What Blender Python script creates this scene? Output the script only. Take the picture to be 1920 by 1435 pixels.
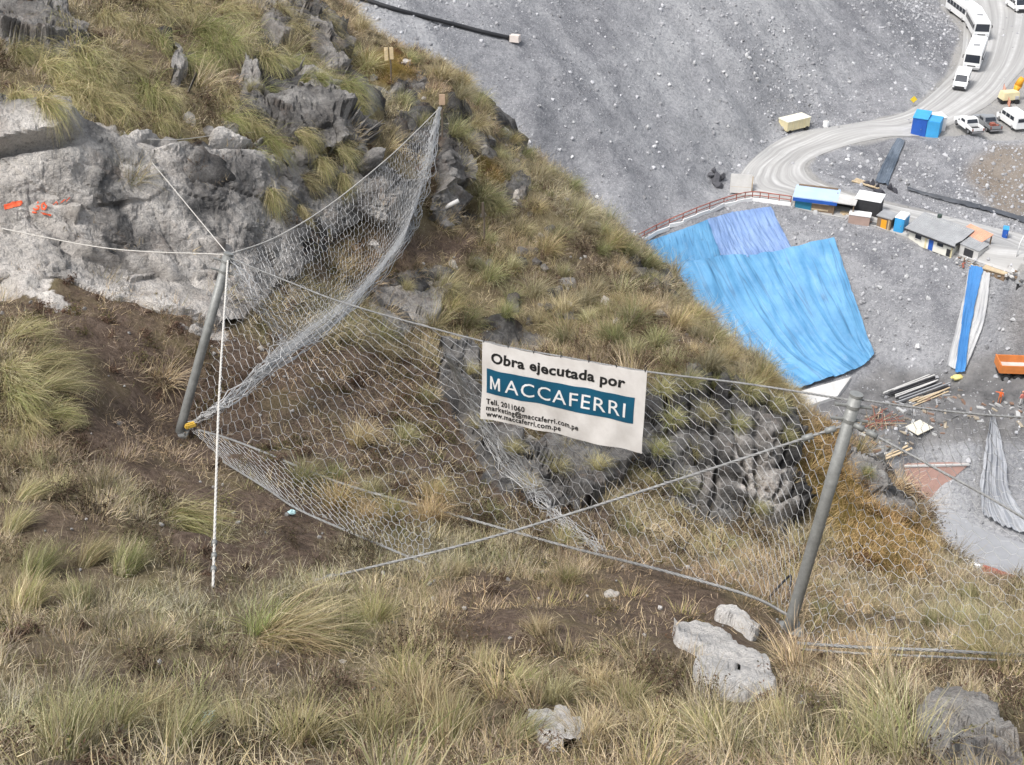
import bpy, bmesh, math, random
import numpy as np
from mathutils import Vector, Matrix, Euler
from mathutils.bvhtree import BVHTree
R = math.radians
random.seed(7); rng = np.random.default_rng(7)
scene = bpy.context.scene
for o in list(bpy.data.objects): bpy.data.objects.remove(o)
COL = scene.collection

# ------------------------------------------------------------------ camera, sky, sun
FPX, PITCH, CAMZ = 2500.0, R(32), 100.0          # focal length in photo pixels, tilt down, camera height
cd = bpy.data.cameras.new('camera'); cam = bpy.data.objects.new('camera', cd); COL.objects.link(cam)
cam.location = (0, 0, CAMZ); cam.rotation_euler = (math.pi/2-PITCH, 0, 0)
cd.sensor_width = 36; cd.lens = 36*FPX/1920; cd.clip_start = .1; cd.clip_end = 3000
scene.camera = cam
W = bpy.data.worlds.new('World'); scene.world = W; W.use_nodes = True
nt = W.node_tree; sky = nt.nodes.new('ShaderNodeTexSky'); sky.sky_type = 'NISHITA'; sky.sun_disc = False
SUN_EL, SUN_AZ = R(58), R(-125)      # azimuth measured from +Y towards +X
sky.sun_elevation = SUN_EL; sky.sun_rotation = SUN_AZ; sky.air_density = 1.0; sky.dust_density = 3.0; sky.ozone_density = .6
bg = nt.nodes['Background']; bg.inputs['Strength'].default_value = .12
hs = nt.nodes.new('ShaderNodeHueSaturation'); hs.inputs['Saturation'].default_value = .38
nt.links.new(sky.outputs[0], hs.inputs['Color']); nt.links.new(hs.outputs[0], bg.inputs['Color'])
sl = bpy.data.lights.new('sun', 'SUN'); sl.energy = 1.4; sl.angle = R(14); sl.color = (1, .97, .93)
sun = bpy.data.objects.new('sun', sl); COL.objects.link(sun)
sdir = Vector((math.sin(SUN_AZ)*math.cos(SUN_EL), math.cos(SUN_AZ)*math.cos(SUN_EL), math.sin(SUN_EL)))
sun.rotation_euler = sdir.to_track_quat('Z', 'Y').to_euler(); sun.location = (0, -20, 140)
vs = scene.view_settings; vs.view_transform = 'Standard'; vs.look = 'None'; vs.gamma = 1; vs.exposure = 1.08
scene.render.engine = 'CYCLES'
cy = scene.cycles; cy.max_bounces = 4; cy.diffuse_bounces = 2; cy.glossy_bounces = 2; cy.transmission_bounces = 2; cy.transparent_max_bounces = 4

# ------------------------------------------------------------------ pixel -> place
cp, sp = math.cos(PITCH), math.sin(PITCH)
def ray(px, py):
    u = (px-960)/FPX; v = (717.5-py)/FPX
    return np.array([u, cp+v*sp, -sp+v*cp])
def at(px, py, depth): return np.array([0, 0, CAMZ]) + depth*ray(px, py)
def atz(px, py, z):
    d = ray(px, py); return np.array([0, 0, CAMZ]) + d*(z/d[2])     # z relative to the camera
def to_px(P):
    P = np.asarray(P, float); q = P-np.array([0, 0, CAMZ])
    dep = q[..., 1]*cp - q[..., 2]*sp; up = q[..., 1]*sp + q[..., 2]*cp
    dep = np.where(dep < .05, .05, dep)
    return 960+FPX*q[..., 0]/dep, 717.5-FPX*up/dep, dep
def depth_of(P): return float(to_px(np.array(P))[2])

# ------------------------------------------------------------------ numpy noise
def _h(ix, iy, iz, s):
    n = (ix*374761393 + iy*668265263 + iz*2147483647 + s*974634777).astype(np.int64) & 0xffffffff
    n = ((n ^ (n >> 13))*1274126177) & 0xffffffff
    n = ((n ^ (n >> 16))*2246822519) & 0xffffffff
    return ((n ^ (n >> 15)) & 0xffffff)/float(0xffffff)
def vnoise(P, s=0):
    P = np.asarray(P, float); i = np.floor(P).astype(np.int64); f = P-i; f = f*f*(3-2*f); r = 0
    for a in (0, 1):
        for b in (0, 1):
            for c in (0, 1):
                w = (f[:, 0] if a else 1-f[:, 0])*(f[:, 1] if b else 1-f[:, 1])*(f[:, 2] if c else 1-f[:, 2])
                r = r + w*_h(i[:, 0]+a, i[:, 1]+b, i[:, 2]+c, s)
    return r
def fbm(P, sc, o=4, s=0):
    r = 0; a = .5
    for k in range(o): r = r + a*(vnoise(np.asarray(P)*sc*2**k+17.3*k, s+k)-.5); a *= .5
    return r*2
def worley(P, sc, s=0):
    P = np.asarray(P)*sc; i = np.floor(P).astype(np.int64); d1 = np.full(len(P), 9.); d2 = d1.copy(); cid = np.zeros(len(P))
    for a in (-1, 0, 1):
        for b in (-1, 0, 1):
            for c in (-1, 0, 1):
                j = i+np.array([a, b, c])
                q = j+np.stack([_h(j[:, 0], j[:, 1], j[:, 2], s+k) for k in (1, 2, 3)], 1)
                d = ((P-q)**2).sum(1)**.5; hv = _h(j[:, 0], j[:, 1], j[:, 2], s+9)
                m = d < d1; d2 = np.where(m, d1, np.minimum(d2, d)); cid = np.where(m, hv, cid); d1 = np.where(m, d, d1)
    return d1, d2, cid
def sstep(a, b, x): t = np.clip((x-a)/(b-a), 0, 1); return t*t*(3-2*t)
def inpoly(x, y, poly):
    r = np.zeros(np.shape(x), bool); n = len(poly)
    for k in range(n):
        x0, y0 = poly[k]; x1, y1 = poly[(k+1) % n]
        c = ((y0 > y) != (y1 > y)) & (x < (x1-x0)*(y-y0)/((y1-y0) or 1e-9)+x0); r ^= c
    return r
class RBF:
    def __init__(s, pts, c):
        p = np.array(pts, float); s.p = p[:, :2]; s.c = c; n = len(p); s.m = s.p.mean(0)
        A = np.zeros((n+3, n+3)); A[:n, :n] = s.phi(s.p); A[:n, :n] += np.eye(n)*1e-6
        Q = np.c_[np.ones(n), s.p-s.m]; A[:n, n:] = Q; A[n:, :n] = Q.T
        s.w = np.linalg.solve(A, np.r_[p[:, 2], 0, 0, 0])
    def phi(s, q): return np.sqrt(((q[:, None, :]-s.p[None])**2).sum(2)+s.c**2)
    def __call__(s, x, y):
        q = np.stack([np.ravel(x), np.ravel(y)], 1); out = np.empty(len(q))
        for k in range(0, len(q), 20000):
            b = q[k:k+20000]; out[k:k+20000] = s.phi(b)@s.w[:-3] + s.w[-3] + (b-s.m)@s.w[-2:]
        return out.reshape(np.shape(x))

# ------------------------------------------------------------------ object helpers
def link(name, me, mat=None, parent=None):
    o = bpy.data.objects.new(name, me); COL.objects.link(o)
    if mat is not None and me is not None: me.materials.append(mat)
    if parent is not None: o.parent = parent
    return o
def tag(o, label, cat, group=None):
    o['label'] = label; o['category'] = cat
    if group: o['group'] = group
    return o
def thing(name, label, cat, loc=(0, 0, 0), rz=0, group=None):
    o = bpy.data.objects.new(name, None); COL.objects.link(o); o.location = loc; o.rotation_euler = (0, 0, rz); o.empty_display_size = .2
    return tag(o, label, cat, group)
def copy_tree(o, parent=None):
    c = o.copy(); COL.objects.link(c)
    if parent is not None: c.parent = parent
    for ch in list(o.children): copy_tree(ch, c)
    return c
def mesh_np(name, V, F, smooth=False):
    me = bpy.data.meshes.new(name); V = np.asarray(V, np.float32); F = np.asarray(F, np.int32)
    me.vertices.add(len(V)); me.vertices.foreach_set('co', V.ravel())
    k = F.shape[1]; me.loops.add(F.size); me.loops.foreach_set('vertex_index', F.ravel())
    me.polygons.add(len(F)); me.polygons.foreach_set('loop_start', np.arange(0, F.size, k, dtype=np.int32))
    me.polygons.foreach_set('loop_total', np.full(len(F), k, np.int32))
    me.update(calc_edges=True); me.validate()
    me.polygons.foreach_set('use_smooth', np.full(len(me.polygons), smooth)); return me
def vcol(me, name, C):
    a = me.color_attributes.new(name, 'FLOAT_COLOR', 'POINT'); C = np.asarray(C, np.float32)
    if C.shape[1] == 3: C = np.c_[C, np.ones(len(C), np.float32)]
    a.data.foreach_set('color', C.ravel())
def vfloat(me, name, A):
    a = me.attributes.new(name, 'FLOAT', 'POINT'); a.data.foreach_set('value', np.asarray(A, np.float32))
def grid_faces(nx, ny):
    i = np.arange(nx*ny).reshape(ny, nx); a = i[:-1, :-1].ravel(); b = i[:-1, 1:].ravel(); c = i[1:, 1:].ravel(); d = i[1:, :-1].ravel()
    return np.stack([a, b, c, d], 1)
class MB:
    """collects boxes, tubes and polygons of ONE mesh"""
    def __init__(s): s.v = []; s.f = []
    def add(s, vs, fs):
        n = len(s.v); s.v += [tuple(map(float, p)) for p in vs]; s.f += [tuple(i+n for i in f) for f in fs]; return s
    def box(s, c, d, rz=0, taper=(1, 1), shear=(0, 0)):
        x, y, z = d[0]/2, d[1]/2, d[2]/2; m = Matrix.Rotation(rz, 3, 'Z'); P = []
        for k in (-1, 1):
            tx, ty = (taper if k > 0 else (1, 1)); sx, sy = (shear if k > 0 else (0, 0))
            for a, b in ((-1, -1), (1, -1), (1, 1), (-1, 1)):
                P.append(Vector(c)+m@Vector((a*x*tx+sx, b*y*ty+sy, k*z)))
        return s.add(P, [(0, 3, 2, 1), (4, 5, 6, 7), (0, 1, 5, 4), (1, 2, 6, 5), (2, 3, 7, 6), (3, 0, 4, 7)])
    def hexa(s, P8): return s.add(P8, [(0, 3, 2, 1), (4, 5, 6, 7), (0, 1, 5, 4), (1, 2, 6, 5), (2, 3, 7, 6), (3, 0, 4, 7)])
    def tube(s, pts, r, n=6, r1=None, cap=True):
        pts = [Vector(p) for p in pts]; V = []; m = len(pts); up = None
        for i, p in enumerate(pts):
            t = (pts[min(i+1, m-1)]-pts[max(i-1, 0)]).normalized()
            if up is None: up = t.orthogonal().normalized()
            up = (up-t*up.dot(t)); up = up.normalized() if up.length > 1e-6 else t.orthogonal().normalized()
            b = t.cross(up); rr = r if r1 is None else r+(r1-r)*i/(m-1)
            for k in range(n):
                a = 2*math.pi*k/n; V.append(p+(up*math.cos(a)+b*math.sin(a))*rr)
        F = [(i*n+k, i*n+(k+1) % n, (i+1)*n+(k+1) % n, (i+1)*n+k) for i in range(m-1) for k in range(n)]
        if cap: F += [tuple(range(n-1, -1, -1)), tuple((m-1)*n+k for k in range(n))]
        return s.add(V, F)
    def cyl(s, c, axis, r, h, n=14):
        a = Vector(axis).normalized(); return s.tube([Vector(c)-a*h/2, Vector(c)+a*h/2], r, n)
    def prism(s, prof, y0, y1):                      # profile in x,z extruded along y
        n = len(prof); V = [(x, y0, z) for x, z in prof]+[(x, y1, z) for x, z in prof]
        return s.add(V, [tuple(range(n)), tuple(range(2*n-1, n-1, -1))]+[(k, (k+n), (k+1) % n+n, (k+1) % n) for k in range(n)])
    def mesh(s, name, smooth=False, bevel=0):
        me = bpy.data.meshes.new(name); me.from_pydata(s.v, [], s.f); me.update()
        bm = bmesh.new(); bm.from_mesh(me); bmesh.ops.recalc_face_normals(bm, faces=bm.faces[:])
        if bevel: bmesh.ops.bevel(bm, geom=[e for e in bm.edges if e.is_manifold and e.calc_face_angle(0) > .5], offset=bevel, segments=2, affect='EDGES', clamp_overlap=True)
        bm.to_mesh(me); bm.free()
        if smooth: me.polygons.foreach_set('use_smooth', [True]*len(me.polygons))
        return me
    def build(s, name, mat, parent=None, smooth=False, bevel=0): return link(name, s.mesh(name, smooth, bevel), mat, parent)

# ------------------------------------------------------------------ materials
def new_mat(name):
    m = bpy.data.materials.new(name); m.use_nodes = True; n = m.node_tree; b = n.nodes['Principled BSDF']; return m, n, b
def N(n, t, **kw):
    k = n.nodes.new('ShaderNode'+t)
    for a, v in kw.items(): setattr(k, a, v)
    return k
def mixc(n, fac, a, b, mode='MIX'):
    k = N(n, 'Mix', data_type='RGBA', blend_type=mode)
    for s, v in ((0, fac), (6, a), (7, b)):
        if hasattr(v, 'is_output') or isinstance(v, bpy.types.NodeSocket): n.links.new(v, k.inputs[s])
        elif s == 0: k.inputs[0].default_value = v
        else: k.inputs[s].default_value = (*v, 1) if len(v) == 3 else v
    return k.outputs[2]
def noise(n, scale, detail=6, rough=.6, vec=None, out='Fac'):
    k = N(n, 'TexNoise'); k.inputs['Scale'].default_value = scale; k.inputs['Detail'].default_value = detail; k.inputs['Roughness'].default_value = rough
    if vec is not None: n.links.new(vec, k.inputs['Vector'])
    return k.outputs[out]
def ramp(n, fac, stops):
    k = N(n, 'ValToRGB'); e = k.color_ramp.elements
    while len(e) < len(stops): e.new(.5)
    for q, (p, c) in zip(e, stops): q.position = p; q.color = (*c, 1) if len(c) == 3 else c
    n.links.new(fac, k.inputs[0]); return k.outputs[0]
def coords(n): return N(n, 'TexCoord').outputs['Object']
def geo(n): return N(n, 'NewGeometry').outputs['Position']
def bump(n, b, h, strength=.5, dist=.02):
    k = N(n, 'Bump'); k.inputs['Strength'].default_value = strength; k.inputs['Distance'].default_value = dist
    n.links.new(h, k.inputs['Height']); n.links.new(k.outputs[0], b.inputs['Normal']); return k
_mc = {}
def paint(col, rough=.5, metal=0, var=.12, scale=3, name=None):
    key = (tuple(round(c, 3) for c in col), rough, metal, var, scale)
    if key in _mc: return _mc[key]
    m, n, b = new_mat(name or 'paint'); p = coords(n)
    f = noise(n, scale, 5, .65, p); r = ramp(n, f, [(.3, tuple(c*(1-var) for c in col)), (.7, tuple(min(1, c*(1+var)) for c in col))])
    n.links.new(r, b.inputs['Base Color']); b.inputs['Roughness'].default_value = rough; b.inputs['Metallic'].default_value = metal
    _mc[key] = m; return m

# ------------------------------------------------------------------ near hillside (height over x,y through measured points)
HP = [  # photo pixel x, y, distance along the view axis
 (-350,1435,6.6),(0,1435,6.6),(480,1435,7),(960,1435,7.3),(1440,1435,7.3),(1920,1435,6.6),(2300,1435,7),
 (-300,1250,9.3),(0,1250,9.2),(480,1250,9.8),(960,1250,10.4),(1440,1270,10.8),(1800,1270,10.6),(1950,1290,10),(2300,1270,11.5),
 (0,1100,11.6),(220,1130,11.4),(480,1130,11.8),(700,1160,11.9),(960,1140,12.5),(1300,1200,11.7),(-300,1080,12),
 (400,1105,12.3),(590,1090,12.9),
 (0,950,13.6),(250,950,14.2),(0,800,15.8),(150,800,16),(-300,850,15.5),(60,700,16.4),(150,640,18.2),(0,600,18),(-300,600,18),
 (335,810,18),(300,700,18.9),(430,720,19.4),(330,620,19.6),
 (500,950,15.6),(500,850,17.6),(520,750,19.6),(660,1020,14.9),(700,900,17.8),(700,760,20.6),(700,650,23),
 (860,985,16.2),(1060,1045,15),(1230,1090,14.2),(1400,1140,13.5),(1478,1180,13),(1700,1225,12.4),(1900,1240,12.3),(2300,1200,14),
 (1000,950,18.8),(1000,850,21),(1000,740,23.3),(1000,640,25.6),(1000,500,28.6),(1000,380,31),
 (1250,1040,17.4),(1240,950,20.5),(1250,880,22),(1250,700,24.2),(1250,600,27),(1130,560,28.2),(1130,450,31),
 (1420,1060,18.5),(1430,1000,21.5),(1440,900,22.5),(1440,790,23.6),(1400,700,25.8),(1330,640,27.5),(1470,745,25.2),(1500,800,24.6),
 (1560,850,27.6),(1600,950,25),(1590,1050,20.5),(1650,1100,18.3),(1620,860,28.5),(1700,950,27.5),(1700,1000,25.5),(1780,1045,25.5),(1780,1100,20.5),
 (1900,1095,22.5),(1850,1160,16),(2100,1130,20),(2300,1120,24),
 (-300,540,19.2),(0,535,19),(0,300,20.2),(0,200,20.8),(0,100,23),(0,0,25.5),(-300,300,20),(-300,100,23),(-300,-100,27),(0,-150,30),
 (130,520,19.8),(130,300,20.8),(130,200,22),(250,545,20.5),(250,300,21.8),(250,230,22.6),(250,120,25),(250,0,28.5),(250,-150,34),
 (430,580,21.2),(430,450,22.3),(450,280,23.8),(450,200,25.6),(450,80,29),(450,0,31.5),(450,-120,37),
 (600,600,22.8),(560,480,23.6),(600,300,25.8),(640,200,28.5),(600,100,31.5),(595,-20,37),
 (700,480,26.3),(770,430,27.6),(830,470,28),(720,340,26.8),(800,300,29),(900,420,29.6),(700,180,31.5),(830,205,31.5),(900,300,31.5),
 (640,30,36.5),(710,85,36.5),(780,120,36),(870,160,35),(920,210,34.5),(990,285,34.5),(1060,345,34.5),(1100,400,34.2),(1180,460,33.4),(1240,520,32.2),(1262,570,31),(1380,660,28),
]
hp = [tuple(at(*p)) for p in HP]
hp += [(x, y, CAMZ+z) for x, y, z in ((0,0,-1.65),(-5,0,-1.2),(5,0,-2.2),(0,3,-3.7),(-5,3,-3.3),(5,3,-4.0),(0,-4,1.3),(-7,-4,1.6),(7,-4,.8),(-12,6,-4.2),(-14,0,-1),(12,3,-5.5),(14,-4,0))]
# the far side of the crest falls away to the workings
crest = [(540,-90,39),(590,-35,38),(640,30,36.5),(710,85,36.5),(780,120,36),(870,160,35),(920,210,34.5),(990,285,34.5),(1060,345,34.5),(1100,400,34.2),(1180,460,33.4),(1240,520,32.2),(1262,570,31),(1380,660,28),(1620,860,28.5),(1700,950,27.5),(1780,1045,25.5),(1900,1095,22.5),(2300,1120,24)]
for c in crest:
    p = at(*c); dr = np.array([.78, .62]) if c[0] < 1300 else np.array([.55, .83])
    for k, dz in ((2.2, 2.6), (5, 7.5), (11, 19), (20, 36), (34, 60)):
        hp.append((p[0]+dr[0]*k, p[1]+dr[1]*k, p[2]-dz))
hp += [(-10.5,47,CAMZ-7.5),(-15,50,CAMZ+1),(-16,36,CAMZ-1),(-15,28,CAMZ-3)]
HR = RBF(hp, .7)
NXh, NYh = 420, 500
gx, gy = np.meshgrid(np.linspace(-17, 29, NXh), np.linspace(-4, 62, NYh))
# finer rows and columns where the hill is close
gz = HR(gx, gy)
P = np.stack([gx.ravel(), gy.ravel(), gz.ravel()], 1)
def inpolys(px, py, polys):
    m = np.zeros(np.shape(px), bool)
    for q in polys: m |= inpoly(px, py, q)
    return m
ROCK = [
 [(-400,180),(0,190),(60,200),(180,240),(300,262),(420,262),(520,290),(640,290),(700,340),(720,420),(640,440),(560,470),(500,555),(455,605),(400,598),(330,590),(230,550),(110,520),(0,530),(-400,540)],
 [(0,0),(90,0),(150,90),(140,120),(60,100),(0,90)],
 [(1215,745),(1300,705),(1400,722),(1490,785),(1500,900),(1505,1000),(1440,1010),(1370,980),(1250,930),(1180,880),(1160,800)],
 [(690,525),(830,510),(845,565),(780,590),(760,640),(700,610)],
 [(820,640),(880,640),(900,760),(960,830),(1100,850),(1180,900),(1090,960),(990,960),(900,880),(840,760)],
 [(440,130),(500,180),(510,220),(455,200)],[(1580,830),(1640,880),(1720,960),(1700,990),(1640,930),(1590,880)],[(1180,480),(1245,510),(1255,560),(1200,540)],[(640,270),(760,330),(770,430),(700,420)]]
SOIL = [[(-300,530),(0,540),(110,525),(330,595),(310,700),(140,660),(60,600),(-300,590)],[(430,700),(560,640),(680,650),(830,690),(900,820),(1000,910),(1150,960),(1230,1040),(1080,1035),(850,975),(640,915),(480,850)],[(90,560),(330,590),(470,650),(560,700),(640,900),(640,1010),(560,1080),(420,1080),(300,1000),(200,900),(100,800),(120,680)],
 [(800,1080),(1240,1120),(1480,1200),(1300,1230),(1000,1210),(830,1160)],[(720,430),(900,430),(930,470),(800,520),(690,520)],
 [(60,1180),(330,1190),(300,1260),(60,1250)],[(420,1230),(640,1190),(640,1260),(500,1330)],[(1080,480),(1160,520),(1100,560),(1020,520)]]
MOSS = [[(1490,770),(1560,800),(1640,900),(1760,1040),(1700,1100),(1560,1020),(1500,900)],[(850,270),(930,290),(960,350),(890,340)],[(640,110),(760,100),(800,150),(720,160)]]
def masks(P):
    jit = fbm(P, .9, 4, 31)*70; jit2 = fbm(P+50, .9, 4, 37)*70
    px, py, dep = to_px(P); sc = np.clip(dep/18, .3, 2); a, b = px+jit/sc, py+jit2/sc
    front = P[:, 1] < 45
    return (inpolys(a, b, ROCK)&front).astype(float), inpolys(a, b, SOIL).astype(float), inpolys(a, b, MOSS).astype(float), px, py, dep
def blur(A, it=1):
    A = A.reshape(NYh, NXh).copy()
    for _ in range(it):
        B = A.copy(); B[1:-1, 1:-1] = (A[1:-1, 1:-1]*2+A[:-2, 1:-1]+A[2:, 1:-1]+A[1:-1, :-2]+A[1:-1, 2:])/6; A = B
    return A.ravel()
rock, soil, moss, hpx, hpy, hdep = masks(P)
steep = np.hypot(*np.gradient(gz, 66/(NYh-1), 46/(NXh-1))).ravel()
rock = np.maximum(rock, sstep(1.7, 2.6, steep+fbm(P, .8, 4, 5)*1.4)*.9*(hdep > 14)*(1-moss))
outc = sstep(.17, .25, fbm(P, .62, 4, 77))*(hpy < 640)*(hdep > 19)*(1-moss*.9); rock = np.maximum(rock, outc)
soil = np.maximum(soil, sstep(.10, .26, fbm(P, .75, 4, 133))*(hpy > 860)*.85); soil = np.maximum(soil, sstep(.05, .25, fbm(P, .6, 4, 139))*(hpy < 660)*(hdep > 18)*.75); rock = blur(rock, 2); soil = blur(soil, 3); moss = blur(moss, 3)
# relief: humps everywhere, blocks on the rock
far_fade = np.clip(hdep/12, .35, 1.2)
dz = fbm(P, .45, 4, 3)*.34*far_fade + fbm(P, 2.2, 3, 8)*.12
gz2 = gz + dz.reshape(gz.shape)
gyz, gxz = np.gradient(gz2, 66/(NYh-1), 46/(NXh-1))
nrm = np.stack([-gxz.ravel(), -gyz.ravel(), np.ones(gz.size)], 1); nrm /= np.linalg.norm(nrm, axis=1)[:, None]
P2 = np.stack([gx.ravel(), gy.ravel(), gz2.ravel()], 1)
skew = P2@np.array([[1, .3, 0], [-.3, 1, .5], [.2, -.5, 1]])
d1, d2, cid = worley(skew*np.array([1, 1, 1.6]), .75, 3); e1, e2, eid = worley(skew*np.array([1, 1, 1.5]), 1.9, 8)
blocks = (cid-.5)*.75 + (eid-.5)*.3 - (1-sstep(0, .12, d2-d1))*.25 - (1-sstep(0, .12, e2-e1))*.1 + fbm(P2, 2, 4, 12)*.25
P3 = P2 + nrm*(blocks*rock*.75)[:, None]
hill_me = mesh_np('hillside', P3, grid_faces(NXh, NYh), True)
vfloat(hill_me, 'rock', rock); vfloat(hill_me, 'soil', soil); vfloat(hill_me, 'moss', moss)
pale = sstep(-.1, .5, (330-hpx)/400+(hpy-200)/700)*(hpx < 560)*(hpy > 150)*(hpy < 660); vfloat(hill_me, 'pale', blur(np.clip(pale, 0, 1), 2))

def rock_color(n, p, pale=None):
    """weathered limestone: pale faces, dark lichen stains and seams"""
    a = noise(n, .9, 8, .68, p); b2 = noise(n, 5, 6, .7, p)
    c1 = ramp(n, a, [(.38, (.035, .033, .032)), (.49, (.10, .097, .094)), (.58, (.23, .222, .21)), (.72, (.44, .425, .40))])
    c2 = ramp(n, a, [(.30, (.14, .132, .125)), (.385, (.40, .37, .34)), (.47, (.66, .615, .565)), (.62, (.82, .77, .71))])
    c = mixc(n, pale, c1, c2) if pale is not None else c1
    c = mixc(n, ramp(n, b2, [(.32, (1, 1, 1)), (.42, (0, 0, 0))]), c, mixc(n, .6, c, (.06, .056, .053)))
    mp = N(n, 'Mapping'); mp.inputs['Scale'].default_value = (1.6, 1.6, .3); n.links.new(p, mp.inputs[0])
    st = noise(n, 1.3, 5, .6, mp.outputs[0])
    c = mixc(n, ramp(n, st, [(.60, (0, 0, 0)), (.72, (.6, .6, .6))]), c, (.07, .066, .064))
    sp_ = noise(n, 21, 8, .82, p); br_ = noise(n, 1.7, 6, .7, p)
    c = mixc(n, ramp(n, br_, [(.54, (0, 0, 0)), (.68, (.55, .55, .55))]), c, mixc(n, .6, c, (.22, .14, .09)))
    c = mixc(n, ramp(n, sp_, [(.34, (.8, .8, .8)), (.50, (0, 0, 0))]), c, mixc(n, .75, c, (.05, .047, .045)))
    c = mixc(n, ramp(n, sp_, [(.60, (0, 0, 0)), (.70, (.5, .5, .5))]), c, mixc(n, .5, c, (.85, .82, .78)))
    return c, b2
def hill_material():
    m, n, b = new_mat('hill_ground'); p = geo(n)
    A = lambda k: (lambda q: (setattr(q, 'attribute_name', k), q.outputs['Fac'])[1])(N(n, 'Attribute'))
    rc, rb = rock_color(n, p, A('pale'))
    f1 = noise(n, .8, 7, .7, p); f2 = noise(n, 9, 6, .75, p); f3 = noise(n, 38, 4, .7, p)
    thatch = ramp(n, f1, [(.3, (.085, .068, .042)), (.45, (.16, .13, .075)), (.58, (.235, .195, .115)), (.72, (.16, .155, .075))])
    thatch = mixc(n, ramp(n, f2, [(.38, (0, 0, 0)), (.62, (1, 1, 1))]), thatch, mixc(n, .5, thatch, (.30, .25, .15)))
    so = ramp(n, f2, [(.28, (.06, .044, .034)), (.5, (.145, .103, .077)), (.72, (.25, .19, .148))]); so = mixc(n, ramp(n, f1, [(.50, (0, 0, 0)), (.66, (.6, .6, .6))]), so, (.20, .165, .085))
    so = mixc(n, ramp(n, f3, [(.55, (0, 0, 0)), (.75, (.6, .6, .6))]), so, (.24, .20, .15))
    mo = ramp(n, f2, [(.3, (.09, .065, .02)), (.5, (.20, .135, .03)), (.7, (.17, .155, .06))])
    c = mixc(n, A('soil'), thatch, so); c = mixc(n, A('moss'), c, mo)
    rk = N(n, 'Math', operation='ADD'); n.links.new(A('rock'), rk.inputs[0])
    j = N(n, 'Math', operation='MULTIPLY_ADD'); n.links.new(f2, j.inputs[0]); j.inputs[1].default_value = .9; j.inputs[2].default_value = -.45
    n.links.new(j.outputs[0], rk.inputs[1])
    c = mixc(n, ramp(n, rk.outputs[0], [(.42, (0, 0, 0)), (.58, (1, 1, 1))]), c, rc)
    n.links.new(c, b.inputs['Base Color']); b.inputs['Roughness'].default_value = .95; b.inputs['Specular IOR Level'].default_value = .15
    h = N(n, 'Math', operation='ADD'); n.links.new(f2, h.inputs[0]); n.links.new(noise(n, 3.2, 8, .7, p), h.inputs[1])
    bump(n, b, h.outputs[0], .9, .12); return m
M_hill = hill_material()
hill = link('hillside', hill_me, M_hill); hill['kind'] = 'structure'
def bvh(me_v, me_f): return BVHTree.FromPolygons([tuple(v) for v in me_v.tolist()], me_f.tolist())
HB = bvh(P3, grid_faces(NXh, NYh))
O3 = Vector((0, 0, CAMZ))
def hit(px, py, tree=None):
    loc, no, i, d = (tree or HB).ray_cast(O3, Vector(ray(px, py)).normalized())
    if loc is None: return None, None
    return loc, (no if no.z > 0 else -no)
def drop(x, y, tree=None):
    loc, no, i, d = (tree or HB).ray_cast(Vector((x, y, CAMZ+60)), Vector((0, 0, -1)))
    if loc is None: return None, None
    return loc, (no if no.z > 0 else -no)

# ------------------------------------------------------------------ the workings below: gravel slope, roads, yard
p0 = atz(1190, 440, -68); p1 = atz(1760, 150, -66.2)
dn = np.array([-(p1[1]-p0[1]), p1[0]-p0[0]]); dn /= np.linalg.norm(dn)
def plane(px, py):
    d = ray(px, py); k = .70
    t = (-68-k*(dn@p0[:2]))/(d[2]-k*(dn@d[:2])); return np.array([0, 0, CAMZ])+d*t
def planez(x, y): return (x, y, CAMZ-68+.70*(dn@(np.array([x, y])-p0[:2])))
mp_ = [tuple(plane(*q)) for q in ((640,0),(800,0),(960,0),(1200,0),(1450,0),(1640,0),(800,150),(1000,250),(1150,380),(1100,100),(1400,120),(1300,250),(1600,90),(1700,110),(1380,220))]
mp_ += [planez(*q) for q in ((-120,150),(-60,140),(-20,125),(-100,220),(-40,220),(10,220),(-100,320),(0,320),(60,320),(-60,100))]
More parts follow.
